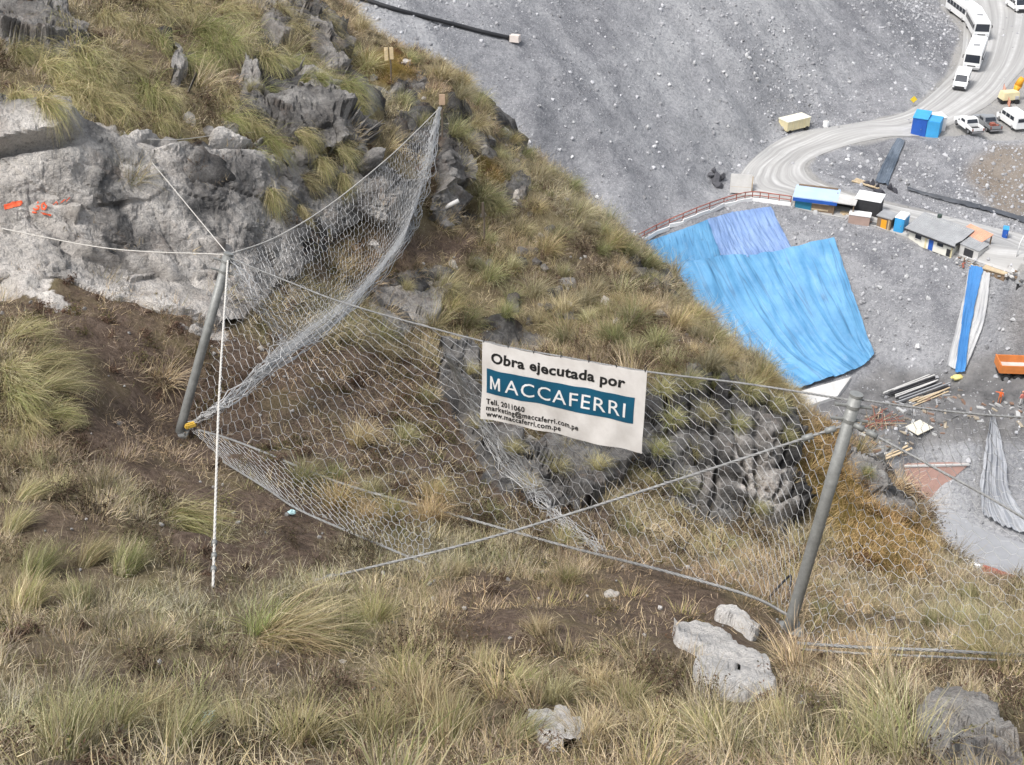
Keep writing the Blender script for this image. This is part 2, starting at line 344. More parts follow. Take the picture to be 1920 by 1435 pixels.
mp_ += [tuple(atz(*q)) for q in (
 (1190,440,-68),(1260,400,-68),(1330,345,-67.9),(1380,310,-67.5),(1440,264,-67.1),(1500,240,-66.8),(1560,225,-66.6),(1640,205,-66.4),(1760,150,-66.2),(1785,110,-66),(1790,60,-66),(1765,20,-66),(1740,-10,-66),(1700,-40,-66),
 (1838,80,-66),(1797,175,-66.1),(1900,60,-66),(1900,-30,-66),(2200,0,-66),(2200,150,-66),(1880,170,-66.1),
 (1700,222,-66.3),(1560,248,-66.7),(1430,290,-67.3),(1400,340,-67.8),(1480,340,-67.9),(1460,300,-67.4),(1530,350,-68.3),(1640,390,-69),(1750,418,-69.6),(1920,468,-70.5),(2200,540,-71.5),
 (1725,252,-66.3),(1822,258,-66.2),(1900,255,-66.2),(2200,270,-66.2),(1540,290,-67.0),(1620,265,-66.5),(1680,262,-66.4),
 (1760,268,-66.5),(1900,268,-66.5),(2200,290,-66.6),(1570,330,-68.0),(1620,345,-68.6),(1700,388,-69.2),(1800,402,-69.8),(1920,428,-70.4),(2200,490,-71.4),(1660,310,-68.2),(1660,345,-68.9),
 (1200,454,-68),(1300,412,-68),(1440,380,-68.4),(1500,394,-68.6),(1590,414,-69),(1700,450,-69.6),(1790,492,-70.2),(1850,522,-70.5),(1920,548,-70.8),(2200,640,-71.7),
 (1150,500,-70),(1290,520,-73.2),(1450,520,-73.6),(1600,560,-74.5),(1700,570,-75),(1800,590,-74.6),(1900,600,-74.2),
 (1400,700,-80.8),(1500,735,-81),(1600,722,-81),(1640,684,-80.5),(1700,690,-80.5),(1790,706,-80.5),(1870,655,-77.3),(1920,648,-76.8),(2200,690,-77),
 (1000,600,-81),(1200,660,-81.5),
 (1700,760,-81),(1890,720,-78.6),(1650,800,-81.4),(1720,815,-81.5),(1920,800,-80.6),(2200,850,-80.6),(1500,850,-82),(1300,800,-82),
 (1690,868,-82.8),(1820,866,-82.8),(1760,830,-82),(1900,850,-82.6),(1690,935,-87),(1745,960,-87),(1830,965,-87),(1900,985,-87),(2200,1050,-87.5),
 (1740,1000,-87.2),(1840,1010,-87.2),(1920,1045,-87.3),(1800,1060,-87.3),(1800,1150,-87.6),(1500,1000,-87.4),(1300,1000,-87),(2200,1200,-88))]
MR = RBF(mp_, 1.0)
NXm, NYm = 460, 460
mgx, mgy = np.meshgrid(np.linspace(-110, 120, NXm), np.linspace(70, 300, NYm))
mgz = MR(mgx, mgy); Pm = np.stack([mgx.ravel(), mgy.ravel(), mgz.ravel()], 1)
mpx, mpy, _ = to_px(Pm)
ROADPX = [(1735,-30),(1800,60),(1775,140),(1700,212),(1600,232),(1500,250),(1440,275),(1385,325),(1375,370),(1440,378),(1500,390),(1600,412),(1710,446),(1800,484),(1920,520),(2200,600),(2200,500),(1920,440),(1800,408),(1700,385),(1600,365),(1545,345),(1515,312),(1540,285),(1640,262),(1740,258),(1820,262),(2300,280),(2300,-60)]
onroad = blur  # placeholder name kept local
def blurm(A, it):
    A = A.reshape(NYm, NXm).copy()
    for _ in range(it):
        B = A.copy(); B[1:-1, 1:-1] = (A[1:-1, 1:-1]*2+A[:-2, 1:-1]+A[2:, 1:-1]+A[1:-1, :-2]+A[1:-1, 2:])/6; A = B
    return A.ravel()
rd = blurm(inpoly(mpx, mpy, ROADPX).astype(float), 3)
yard = blurm(inpoly(mpx, mpy, [(1640,700),(1800,700),(1860,660),(2300,700),(2300,830),(1900,830),(1600,850),(1500,780)]).astype(float), 2)
lowr = blurm(inpoly(mpx, mpy, [(1690,940),(1760,940),(1840,985),(1960,1010),(2300,1070),(2300,1300),(1500,1300),(1600,950)]).astype(float), 2)
flat = np.clip(rd+yard*.6+lowr, 0, 1)
along = np.stack([(Pm[:, 0]*dn[1]-Pm[:, 1]*dn[0])*.33, (Pm[:, 0]*dn[0]+Pm[:, 1]*dn[1])*.05, Pm[:, 2]*0], 1)
rough = fbm(Pm, .09, 5, 41)*1.2 + fbm(along, 1, 4, 47)*.7 + fbm(Pm, .6, 3, 53)*.35
Pm[:, 2] += rough*(1-flat)+fbm(Pm, .3, 3, 3)*.06
mine_me = mesh_np('gravel_slope', Pm, grid_faces(NXm, NYm), True)
vfloat(mine_me, 'streak', np.clip(.5+fbm(along*np.array([1.6, 1.2, 1])+3, 1, 5, 149)*1.3, 0, 1)); vfloat(mine_me, 'road', rd); vfloat(mine_me, 'yard', yard)
vfloat(mine_me, 'brown', blurm(inpoly(mpx+fbm(Pm, .2, 3, 5)*60, mpy+fbm(Pm, .2, 3, 6)*40, [(1840,290),(1960,280),(1960,400),(1880,390),(1820,340)]).astype(float)+inpoly(mpx, mpy, [(1880,560),(1990,560),(1990,640),(1900,640)])*.6, 5))
def mine_material():
    m, n, b = new_mat('mine_gravel'); p = geo(n)
    A = lambda k: (lambda q: (setattr(q, 'attribute_name', k), q.outputs['Fac'])[1])(N(n, 'Attribute'))
    big = noise(n, .035, 5, .6, p); mid = noise(n, .35, 6, .7, p); fine = noise(n, 2.2, 5, .75, p); vf = noise(n, 7, 3, .8, p)
    c = ramp(n, big, [(.38, (.165, .167, .18)), (.5, (.235, .238, .25)), (.58, (.33, .332, .34))])
    c = mixc(n, ramp(n, mid, [(.40, (0, 0, 0)), (.60, (.9, .9, .9))]), c, mixc(n, .55, c, (.40, .40, .41)))
    c = mixc(n, ramp(n, fine, [(.40, (.75, .75, .75)), (.55, (0, 0, 0))]), c, mixc(n, .6, c, (.10, .104, .116)))
    c = mixc(n, ramp(n, vf, [(.56, (0, 0, 0)), (.68, (.9, .9, .9))]), c, (.50, .50, .50))
    c = mixc(n, ramp(n, A('streak'), [(.34, (.4, .4, .4)), (.60, (0, 0, 0))]), c, mixc(n, .25, c, (.10, .103, .115)))
    c = mixc(n, ramp(n, A('streak'), [(.60, (0, 0, 0)), (.9, (.18, .18, .18))]), c, (.40, .40, .405))
    c = mixc(n, A('brown'), c, mixc(n, .6, c, (.20, .15, .095)))
    c = mixc(n, A('yard'), c, ramp(n, mid, [(.35, (.10, .099, .10)), (.65, (.215, .21, .208))]))
    dirt = ramp(n, mid, [(.3, (.27, .265, .255)), (.7, (.36, .35, .335))])
    c = mixc(n, ramp(n, A('road'), [(.3, (0, 0, 0)), (.7, (1, 1, 1))]), c, dirt)
    n.links.new(c, b.inputs['Base Color']); b.inputs['Roughness'].default_value = .95; b.inputs['Specular IOR Level'].default_value = .15
    h = N(n, 'Math', operation='ADD'); n.links.new(fine, h.inputs[0]); n.links.new(mid, h.inputs[1]); bump(n, b, h.outputs[0], .8, .35); return m
mine = link('gravel_slope', mine_me, mine_material()); mine['kind'] = 'structure'
MBt = bvh(Pm, grid_faces(NXm, NYm))

# ------------------------------------------------------------------ rockfall barrier: posts, nets, cables, banner
def galv(name, col=(.25, .255, .245), metal=.25, rough=.55):
    m, n, b = new_mat(name); p = coords(n); f = noise(n, 9, 6, .7, p); f2 = noise(n, 60, 3, .6, p)
    c = ramp(n, f, [(.3, tuple(x*.72 for x in col)), (.55, col), (.75, tuple(min(1, x*1.25) for x in col))])
    n.links.new(c, b.inputs['Base Color']); b.inputs['Metallic'].default_value = metal
    r = ramp(n, f2, [(.3, (rough-.12,)*3), (.7, (rough+.15,)*3)]); n.links.new(r, b.inputs['Roughness']); return m
M_post = galv('galvanised_steel'); M_wire = galv('mesh_wire', (.50, .50, .495), .15, .6); M_cable = galv('steel_cable', (.27, .27, .265), .3, .55)
M_rope = paint((.55, .53, .49), .75, 0, .12, 30, 'white_rope'); M_black = paint((.02, .02, .022), .5, 0, .2, 8, 'black_rubber')
M_yellow = paint((.62, .40, .06), .6, 0, .2, 9, 'yellow_plastic')
def root_depth(px, py, base, L, far=True):
    d = Vector(ray(px, py)); q = O3-Vector(base); a = d.dot(d); b_ = 2*d.dot(q); c = q.dot(q)-L*L; D = b_*b_-4*a*c
    if D < 0: return -b_/(2*a)
    return (-b_+(1 if far else -1)*math.sqrt(D))/(2*a)
bL, _ = hit(336, 812); bR, _ = hit(1478, 1182)
LP = 2.62
dL = root_depth(428, 478, bL, LP, False); dR = root_depth(1605, 743, bR, LP, False)
tL = Vector(at(428, 478, dL)); tR = Vector(at(1605, 743, dR))
def make_post(base, top, label, rad):
    ax = (top-base).normalized(); t = thing('barrier_post', label, 'post', base, 0, 'leaning steel posts of the rockfall barrier')
    L = (top-base).length; rel = lambda p: Vector(p)-base
    b = MB(); b.tube([ax*-.25, ax*.2, ax*L*.5, ax*L], rad, 20); b.build('tube', M_post, t, True, 0)
    b = MB(); b.cyl(ax*(L+.012), ax, rad*1.06, .024, 20); b.build('end_cap', M_post, t)
    b = MB(); b.box((0, 0, .0), (.26, .24, .04)); b.build('base_plate', M_post, t, False, .006)
    for sx, sy in ((-1, -1), (1, -1), (-1, 1), (1, 1)):
        b = MB(); b.cyl((sx*.10, sy*.09, .03), (0, 0, 1), .013, .07, 8); b.build('anchor_bolt', M_post, t)
    side = ax.cross(Vector((0, 1, 0))).normalized(); fr = side.cross(ax)
    for k, h in enumerate((.10, .24)):
        b = MB(); c = ax*(L-h); b.cyl(c, ax, rad*1.08, .03, 20); b.cyl(c+side*(rad+.05), side, .016, .12, 8); b.cyl(c-side*(rad+.05), side, .016, .12, 8); b.build('cable_clamp', M_post, t)
    return t
postL = make_post(bL, tL, 'grey steel barrier post leaning beside the pale rock face', .062)
postR = make_post(bR, tR, 'grey steel barrier post at lower right, right of the banner', .058)

def poly3(pts): return [Vector(at(*p)) for p in pts]
def curve(pts, n):
    """Catmull-Rom through points, n samples"""
    P_ = [pts[0]*2-pts[1]]+list(pts)+[pts[-1]*2-pts[-2]]; out = []
    seg = len(pts)-1
    for i in range(n):
        x = i/(n-1)*seg; k = min(int(x), seg-1); f = x-k; a, b, c, d = P_[k:k+4]
        out.append(.5*((2*b)+(c-a)*f+(2*a-5*b+4*c-d)*f*f+(3*b-3*c+d-a)*f**3))
    return out
def pd(px, x0, d0, x1, d1): f = (px-x0)/(x1-x0); return 1/((1-f)/d0+f/d1)      # depth along a straight cable
def ground_pts(pxs, lift=.03):
    o = []
    for q in pxs:
        h, n_ = hit(*q); o.append(h+Vector((0, 0, lift)))
    return o
class Coons:
    def __init__(s, top, bot, left, right, belly=(0, 0, 0)):
        s.c = [curve(k, 60) for k in (top, bot, left, right)]; s.b = Vector(belly)
    def g(s, k, x): x = min(max(x, 0), 1)*59; i = min(int(x), 58); f = x-i; return s.c[k][i]*(1-f)+s.c[k][i+1]*f
    def __call__(s, u, v):
        T, B, L, Rr = s.g(0, u), s.g(1, u), s.g(2, v), s.g(3, v)
        p = T*(1-v)+B*v+L*(1-u)+Rr*u-(s.c[0][0]*(1-u)*(1-v)+s.c[0][-1]*u*(1-v)+s.c[1][0]*(1-u)*v+s.c[1][-1]*u*v)
        return p+s.b*(math.sin(math.pi*min(max(v,0),1))*(max(0,math.sin(math.pi*u))**.6))
def hex_net(S, W_, H_, cell, ang, r_tw, r_th, jit=.12, seed=1, drop_=0.0, hl=.62):
    """hexagonal double-twist netting mapped onto surface S, every wire a thin 3-sided tube"""
    rd_ = random.Random(seed); ca, sa = math.cos(ang), math.sin(ang); h = cell*hl; dd = cell*.36; V = []; F = []
    cache = {}
    def node(i, j, k):
        key = (i, j, k)
        if key in cache: return cache[key]
        x = i*cell+(cell/2 if j % 2 else 0); y = j*(h+dd)+(h if k else 0)
        x += rd_.uniform(-jit, jit)*cell; y += rd_.uniform(-jit, jit)*cell
        a = (x*ca-y*sa)+W_/2; b_ = (x*sa+y*ca)+H_/2
        cache[key] = S(a/W_, b_/H_) if -.001 <= a/W_ <= 1.001 and -.001 <= b_/H_ <= 1.001 else None
        return cache[key]
    def wire(p, q, r):
        if p is None or q is None: return
        if drop_ and rd_.random() < drop_: return
        t = (q-p)
        if t.length < 1e-4: return
        t.normalize(); u = t.orthogonal().normalized(); w = t.cross(u); n0 = len(V)
        for e in (p, q):
            for k in range(3):
                a = k*2.0944; V.append(e+(u*math.cos(a)+w*math.sin(a))*r)
        F.extend([(n0, n0+1, n0+4, n0+3), (n0+1, n0+2, n0+5, n0+4), (n0+2, n0, n0+3, n0+5)])
    Rm = math.hypot(W_, H_)/2; ni = int(Rm/cell)+2; nj = int(Rm/(h+dd))+2
    for j in range(-nj, nj+1):
        for i in range(-ni, ni+1):
            a, b_ = node(i, j, 0), node(i, j, 1); wire(a, b_, r_tw)
            if j % 2: wire(b_, node(i, j+1, 0), r_th); wire(b_, node(i+1, j+1, 0), r_th)
            else: wire(b_, node(i-1, j+1, 0), r_th); wire(b_, node(i, j+1, 0), r_th)
    return mesh_np('wire_mesh', np.array([tuple(v) for v in V]), np.array(F))
def rope(name, pts, r, mat, parent, n=40, seg=6, strands=0):
    b = MB(); c = curve(pts, n) if len(pts) > 2 else [pts[0].lerp(pts[1], i/(n-1)) for i in range(n)]
    if strands:
        L = sum((c[i+1]-c[i]).length for i in range(n-1)); c = curve(c, max(n, int(L/.03)))
        for k in range(strands):
            q = []; up = None
            for i, p in enumerate(c):
                t = (c[min(i+1, len(c)-1)]-c[max(i-1, 0)]).normalized(); u = t.orthogonal().normalized(); w = t.cross(u)
                a = i*.03/(r*7)*2*math.pi/2+k*2*math.pi/strands; q.append(p+(u*math.cos(a)+w*math.sin(a))*r*.5)
            b.tube(q, r*.55, 5)
    else: b.tube(c, r, seg)
    return b.build(name, mat, parent, True)
def bundle(name, pts, parent, n=26, rad=.11, r=.004, seed=3, flare=(1, 1)):
    """gathered netting: many slack wires running together"""
    rd_ = random.Random(seed); b = MB(); c = curve(pts, 30)
    for k in range(n):
        a0 = rd_.uniform(0, 6.28); q0 = rd_.uniform(.1, 1); w = rd_.uniform(-4, 4); ph = rd_.uniform(0, 6)
        q = []
        for i, p in enumerate(c):
            f = i/29; t = (c[min(i+1, 29)]-c[max(i-1, 0)]).normalized(); u = t.orthogonal().normalized(); v = t.cross(u)
            rr = rad*q0*(.25+.75*math.sin(math.pi*min(max(f, .03), .97))**.7)*(flare[0]*(1-f)+flare[1]*f); a = a0+w*f+1.3*math.sin(15*f+ph)
            q.append(p+(u*math.cos(a)+v*math.sin(a))*rr+Vector([rd_.uniform(-.035, .035) for _ in range(3)]))
        b.tube(q, r, 3, cap=False)
    return b.build(name, M_wire, parent)
DOWN = Vector((.28, .62, -.30))            # the nets belly downhill

# net between the two posts
net = thing('wire_net', 'wide wire mesh net hanging between the two posts below the banner', 'net', bL, 0, 'wire nets of the rockfall barrier')
def par(o, root): o.parent = root; o.matrix_parent_inverse = Matrix.Translation(-root.location); return o
tops = [tL-Vector((0, 0, .04))]+[Vector(at(px, py, pd(px, 428, dL, 1605, dR))) for px, py in ((540,528),(660,573),(905,640),(1060,670),(1214,697),(1400,720))]+[tR-Vector((0, 0, .05))]
bots = ground_pts([(352,818),(450,848),(640,925),(850,985),(1060,1045),(1230,1090),(1400,1140),(1476,1178)], .16)
S1 = Coons(tops, bots, [tL, tL.lerp(bL, .5)+Vector((.05, .05, 0)), bots[0]], [tops[-1], tR.lerp(bR, .5)+Vector((-.05, .05, 0)), bots[-1]], DOWN*.85)
par(link('wire_mesh', hex_net(S1, 9.2, 3.1, .135, R(-40), .0034, .0018, .12, 1, 0, 1.25), M_wire), net)
par(rope('top_cable', tops, .011, M_cable, None, 80, 6, 3), net)
par(rope('bottom_cable', bots, .017, M_cable, None, 80, 6, 3), net)
low = ground_pts([(420,880),(500,930),(560,970),(660,1015),(730,1045),(800,1075)], .12)
S1b = Coons([bots[0]]+curve(bots, 30)[3:14:3], low, [bots[0], low[0]], [curve(bots, 30)[12], low[-1]])
par(link('ground_apron', hex_net(S1b, 3.8, .8, .11, R(10), .0045, .0036, .14, 5), M_wire), net)
par(rope('apron_cable', low, .015, M_cable, None, 40, 6, 3), net)
fold = [Vector(at(*p)) for p in ((838,668,15.3),(880,740,16.1),(930,830,16.6),(1000,920,16.9),(1060,980,16.7),(1130,1040,15.6))]
par(bundle('folded_seam', fold, None, 22, .20, .0042, 11, (.4, 1.2)), net)

# net up to the rock at far left
fT = at(824, 203, 29.6); fB, _ = hit(768, 436)
net0 = thing('wire_net', 'fine drooping wire mesh net stretched from the left post up the rocky slope', 'net', bL, 0, 'wire nets of the rockfall barrier')
D0 = lambda px: pd(px, 428, dL, 824, 29.6)
top0 = [tL]+[Vector(at(px, py, D0(px))) for px, py in ((520,444),(620,383),(720,303),(780,247))]+[Vector(fT)]
bot0 = [Vector(at(*p)) for p in ((430,748,18.1),(530,668,19.3),(640,588,21.6),(720,500,24.6))]+[fB]
S0 = Coons(top0, bot0, [tL]+[Vector(at(*p)) for p in ((478,560,17.9),(524,640,18.9))]+[bot0[0]], [Vector(fT)]+[Vector(at(*p)) for p in ((808,290,28.9),(786,370,28.2))]+[fB], DOWN*.35)
par(link('wire_mesh', hex_net(S0, 11.5, 2.9, .15, R(-62), .0045, .0034, .28, 2), M_wire), net0)
par(rope('top_cable', top0, .011, M_rope, None, 70, 6, 3), net0)
tie = [Vector(at(355, 797, depth_of(bL)-.1)), Vector(at(400, 772, 17.9))]+bot0
par(bundle('bundled_bottom_edge', tie, None, 24, .17, .0060, 4, (.3, 1.25)), net0)
par(bundle('gathered_far_edge', [Vector(fT), Vector(at(808,290,28.8)), Vector(at(786,370,28.1)), fB], None, 24, .32, .0075, 5, (.35, 1.1)), net0)
par(bundle('gathered_near_edge', [tL, Vector(at(480,560,17.8)), Vector(at(527,640,18.8)), Vector(at(470,710,18.3))], None, 12, .13, .0048, 6), net0)
g = MB(); c = Vector(at(357, 797, depth_of(bL)-.25)); g.box(c, (.17, .09, .07), R(35), (.8, .7)); g.box(c+Vector((.08, .05, .02)), (.07, .06, .05), R(15))
par(g.build('yellow_tag', M_yellow, None, False, .015), net0)

# net running on to the right
net2 = thing('wire_net', 'wire mesh net right of the lower-right post leaving the picture', 'net', bR, 0, 'wire nets of the rockfall barrier')
dR3 = dR*.98
top2 = [tR-Vector((0, 0, .03))]+[Vector(at(px, py, pd(px, 1605, dR, 2300, dR3))) for px, py in ((1700,762),(1800,774),(1920,783),(2100,790),(2300,790))]
bot2 = ground_pts([(1492,1228),(1600,1236),(1750,1243),(1920,1252),(2100,1256),(2300,1258)], .14)
S2 = Coons(top2, bot2, [top2[0], tR.lerp(bR, .6)+Vector((.06, .04, 0)), bot2[0]], [top2[-1], bot2[-1]], DOWN*.9)
par(link('wire_mesh', hex_net(S2, 4.2, 3.0, .12, R(-40), .0030, .0017, .14, 3, 0, 1.1), M_wire), net2)
par(rope('top_cable', top2, .011, M_cable, None, 60, 6, 3), net2)
par(rope('bottom_cable', bot2, .016, M_cable, None, 60, 6, 3), net2)
par(rope('bottom_cable', [p+Vector((.02, -.10, .02)) for p in bot2], .012, M_cable, None, 60, 6, 3), net2)

# guy cables
def guy(label, pts, r, mat, clamps=(), strands=3, cl_r=.03, cl_l=.10):
    o = thing('guy_cable', label, 'cable', pts[-1], 0, 'guy cables of the rockfall barrier')
    par(rope('strand', pts, r, mat, None, 60, 6, strands), o); c = curve(pts, 101) if len(pts) > 2 else [pts[0].lerp(pts[1], i/100) for i in range(101)]
    for f in clamps:
        i = int(f*100); b = MB(); ax = (c[min(i+1, 100)]-c[max(i-1, 0)]).normalized(); b.cyl(c[i], ax, cl_r, cl_l, 8); w = ax.orthogonal().normalized()
        b.cyl(c[i]+w*cl_r, w, cl_r*.35, cl_r*1.3, 6); par(b.build('wire_clamp', M_post, None, True), o)
    return o
def gp(px, py, lift=.02): h, n_ = hit(px, py); return h+Vector((0, 0, lift))
a1 = gp(590, 1092); s1 = tR.lerp(bR, .11)
guy('steel guy cable slanting from the right post down to the grass at left', [s1, s1.lerp(a1, .33)+Vector((0, 0, -.07)), s1.lerp(a1, .66)+Vector((0, 0, -.10)), a1], .014, M_cable, (.03, .075, .97))
aw = gp(400, 1104); guy('white rope dropping straight from the left post to the ground', [tL+Vector((0, -.05, -.05)), tL.lerp(aw, .5)+Vector((-.03, -.02, -.03)), aw], .015, M_rope, (.9, .93, .965), 3, .028, .05)
guy('thin cable from the left post up to an eye in the rock face', [tL, gp(280, 303, .05)], .008, M_rope)
wl = gp(4, 442, .12); guy('pale cable stretched left from the left post across the rock face', [tL, tL.lerp(wl, .5)+Vector((0, 0, -.12)), wl], .009, M_rope)
s2 = tR.lerp(bR, .10); e2 = Vector(at(1990, 1012, 10.2)); g2, _ = hit(2150, 1120); g2 = g2 or e2
guy('steel guy cable running from the right post down to the right edge', [s2, Vector(at(1750, 876, 11.6)), Vector(at(1920, 972, 11.2)), Vector(at(2120, 1110, 10.8)), gp(2200, 1240)], .013, M_cable, (.03, .07))
guy('weathered cable lying over the rock ledges above the cliff', ground_pts([(278,272),(340,272),(420,262),(500,256),(560,250),(640,246),(722,240)], .10), .007, M_rope)
guy('black loose cable sticking up behind the foot of the right post', [gp(1478, 1130), Vector(at(1483, 1083, 14.2)), Vector(at(1475, 1085, 14.3)), gp(1440, 1125)], .012, M_black, (), 0)

# banner
BU, BV = 64, 34
bc = [Vector(at(px, py, pd(px, 428, dL, 1605, dR)-.05)) for px, py in ((905, 641), (1214, 698))]
def vdrop(p, px, py):          # straight down from p to the image row of the lower corner
    best = min((abs(to_px(np.array(p-Vector((0, 0, h))))[1]-py), h) for h in [k*.005 for k in range(300)])[1]
    q = p-Vector((0, 0, best)); d = depth_of(q); return Vector(at(px, py, d))
BR_ = vdrop(bc[1], 1205, 850); BL_ = vdrop(bc[0], 903, 784)
bw = (bc[1]-bc[0]).normalized(); bn = bw.cross((bc[0]-BL_).normalized()).normalized()
if bn.y > 0: bn = -bn
def bsurf(u, v, off=0):
    p = (bc[0]*(1-u)+bc[1]*u)*(1-v)+(BL_*(1-u)+BR_*u)*v
    w = .012*math.sin(7*u+2.2*v)+.010*math.sin(17*u-5*v+1)*(.3+v)+.006*math.sin(31*u+9*v)*v+.018*math.sin(3.1*u)*math.sin(3*v)
    sag = -.02*math.sin(math.pi*u)*(1-v)
    return p+bn*(w+off)+Vector((0, 0, sag+.004*math.sin(40*u)*(1-v)))
def fabric_mat():
    m, n, b = new_mat('banner_vinyl'); p = coords(n); f = noise(n, 2.5, 6, .65, p); f2 = noise(n, 16, 5, .7, p)
    c = ramp(n, f, [(.35, (.60, .575, .55)), (.6, (.72, .70, .68))]); c = mixc(n, ramp(n, f2, [(.6, (0, 0, 0)), (.75, (.35, .35, .35))]), c, (.50, .46, .42))
    n.links.new(c, b.inputs['Base Color']); b.inputs['Roughness'].default_value = .55; bump(n, b, f2, .25, .01); return m
ban = thing('banner', 'white printed banner with a blue band hanging from the net cable', 'banner', BL_)
uv = [(i/BU, j/BV) for j in range(BV+1) for i in range(BU+1)]
Vb = np.array([tuple(bsurf(u, v)) for u, v in uv]); Vb2 = np.array([tuple(bsurf(u, v, -.003)) for u, v in uv]); Fb = grid_faces(BU+1, BV+1)
par(link('fabric', mesh_np('fabric', np.r_[Vb, Vb2], np.r_[Fb, Fb[:, ::-1]+len(Vb)], True), fabric_mat()), ban)
def bandgrid(u0, u1, v0, v1, off): 
    n1, n2 = 60, 16; V = [tuple(bsurf(u0+(u1-u0)*i/n1, v0+(v1-v0)*j/n2, off)) for j in range(n2+1) for i in range(n1+1)]
    return mesh_np('band', np.array(V), grid_faces(n1+1, n2+1), True)
M_teal = paint((.006, .085, .155), .5, 0, .12, 6, 'blue_print'); M_ink = paint((.012, .012, .013), .6, 0, .2, 12, 'black_print'); M_white = paint((.74, .74, .74), .55, 0, .05, 6, 'white_print')
par(link('printed_band', bandgrid(.035, .945, .32, .64, .0035), M_teal), ban)
def text_mesh(body, u0, u1, vt, vb, mat, off, bold, space=1.0):
    def mk(s):
        c = bpy.data.curves.new('t', 'FONT'); c.body = s; c.size = 1; c.offset = bold; c.space_character = space; c.resolution_u = 3
        o = bpy.data.objects.new('t', c); COL.objects.link(o); bpy.context.view_layer.update()
        me = bpy.data.meshes.new_from_object(o.evaluated_get(bpy.context.evaluated_depsgraph_get())); bpy.data.objects.remove(o); return me
    cap = max(v.co.y for v in mk('H').vertices); glyph = max(v.co.x for v in mk('M').vertices)+.02; me = mk(body); xs = [v.co.x for v in me.vertices]; x0, x1 = min(xs), max(xs)
    iv = sorted((min(me.vertices[i].co.x for i in p.vertices), max(me.vertices[i].co.x for i in p.vertices)) for p in me.polygons); words = []
    for lo, hi in iv:                                  # gaps between words
        if words and lo-words[-1][1] < .2*space: words[-1][1] = max(words[-1][1], hi)
        else: words.append([lo, hi])
    if body == 'MACCAFERRI':                          # the M drawn as one outline
        hi = words[0][0]+.78*cap; k = .155*cap; l = words[0][0]
        ol = [Vector(p) for p in ((l, 0, 0), (l, cap, 0), (l+k, cap, 0), ((l+hi)/2, cap*.36, 0), (hi-k, cap, 0), (hi, cap, 0), (hi, 0, 0), (hi-k, 0, 0), (hi-k, cap*.66, 0), ((l+hi)/2+k*.2, cap*.06, 0), ((l+hi)/2-k*.2, cap*.06, 0), (l+k, cap*.66, 0), (l+k, 0, 0))]
        from mathutils.geometry import tessellate_polygon
        m2 = bpy.data.meshes.new('lettering'); m2.from_pydata([tuple(bsurf(u0+(u1-u0)*(p.x-x0)/(x1-x0), vb-(vb-vt)*p.y/cap, off)) for p in ol], [], tessellate_polygon([ol])); par(link('lettering', m2, mat), ban)
        bmx = bmesh.new(); bmx.from_mesh(me); bmesh.ops.delete(bmx, geom=[v for v in bmx.verts if v.co.x < glyph], context='VERTS'); bmx.to_mesh(me); bmx.free()
    for lo, hi in words:
        bm = bmesh.new(); bm.from_mesh(me)
        bmesh.ops.delete(bm, geom=[v for v in bm.verts if not lo-1e-4 <= v.co.x <= hi+1e-4], context='VERTS')
        for _ in range(3):
            es = [e for e in bm.edges if e.calc_length() > .22]
            if not es: break
            bmesh.ops.subdivide_edges(bm, edges=es, cuts=1); bmesh.ops.triangulate(bm, faces=bm.faces[:])
        for v in bm.verts:
            u = u0+(u1-u0)*(v.co.x-x0)/(x1-x0); w = vb-(vb-vt)*v.co.y/cap; v.co = bsurf(u, w, off)
        m2 = bpy.data.meshes.new('lettering'); bm.to_mesh(m2); bm.free(); par(link('lettering', m2, mat), ban)
text_mesh('Obra ejecutada por', .065, .885, .10, .225, M_ink, .0045, .030, 1.05)
text_mesh('MACCAFERRI', .062, .90, .405, .575, M_white, .0075, .003, 1.12)
text_mesh('Tell. 2011060', .035, .29, .715, .785, M_ink, .0045, .026, 1.1)
text_mesh('marketing@maccaferri.com.pe', .035, .63, .80, .87, M_ink, .0045, .022, 1.1)
text_mesh('www.maccaferri.com.pe', .035, .51, .885, .955, M_ink, .0045, .022, 1.1)
for k in range(7):
    u = .01+k*.98/6; b = MB(); p = bsurf(u, .005, .004); q = p+Vector((0, .02, .07)); b.tube([p, (p+q)/2+bn*.012, q, (p+q)/2-bn*.02, p], .004, 4); par(b.build('tie', M_black, None), ban)

# ------------------------------------------------------------------ vegetation
def grass_mat(name, inst):
    m = bpy.data.materials.new(name); m.use_nodes = True; n = m.node_tree; n.nodes.clear()
    a = N(n, 'Attribute'); a.attribute_name = 'c'; out = N(n, 'OutputMaterial')
    if inst: t = N(n, 'Attribute'); t.attribute_type = 'INSTANCER'; t.attribute_name = 'tint'; ts = t.outputs['Color']
    else: t = N(n, 'ObjectInfo'); ts = t.outputs['Color']
    c = mixc(n, 1.0, a.outputs['Color'], ts, 'MULTIPLY')
    hv = N(n, 'HueSaturation'); hv.inputs['Saturation'].default_value = .84; hv.inputs['Value'].default_value = 1.04; n.links.new(c, hv.inputs['Color']); c = hv.outputs[0]
    d = N(n, 'BsdfDiffuse'); tr = N(n, 'BsdfTranslucent'); mx = N(n, 'MixShader'); mx.inputs[0].default_value = .28
    n.links.new(c, d.inputs[0]); n.links.new(c, tr.inputs[0]); n.links.new(d.outputs[0], mx.inputs[1]); n.links.new(tr.outputs[0], mx.inputs[2]); n.links.new(mx.outputs[0], out.inputs[0]); return m
M_gi = grass_mat('grass_blades', True); M_go = grass_mat('tussock_blades', False)
STRAW, PALE, OLIVE, GREEN, RUST, DEAD = [np.array(c) for c in ((.45, .365, .20), (.56, .49, .33), (.22, .215, .085), (.27, .31, .10), (.27, .19, .105), (.34, .29, .235))]
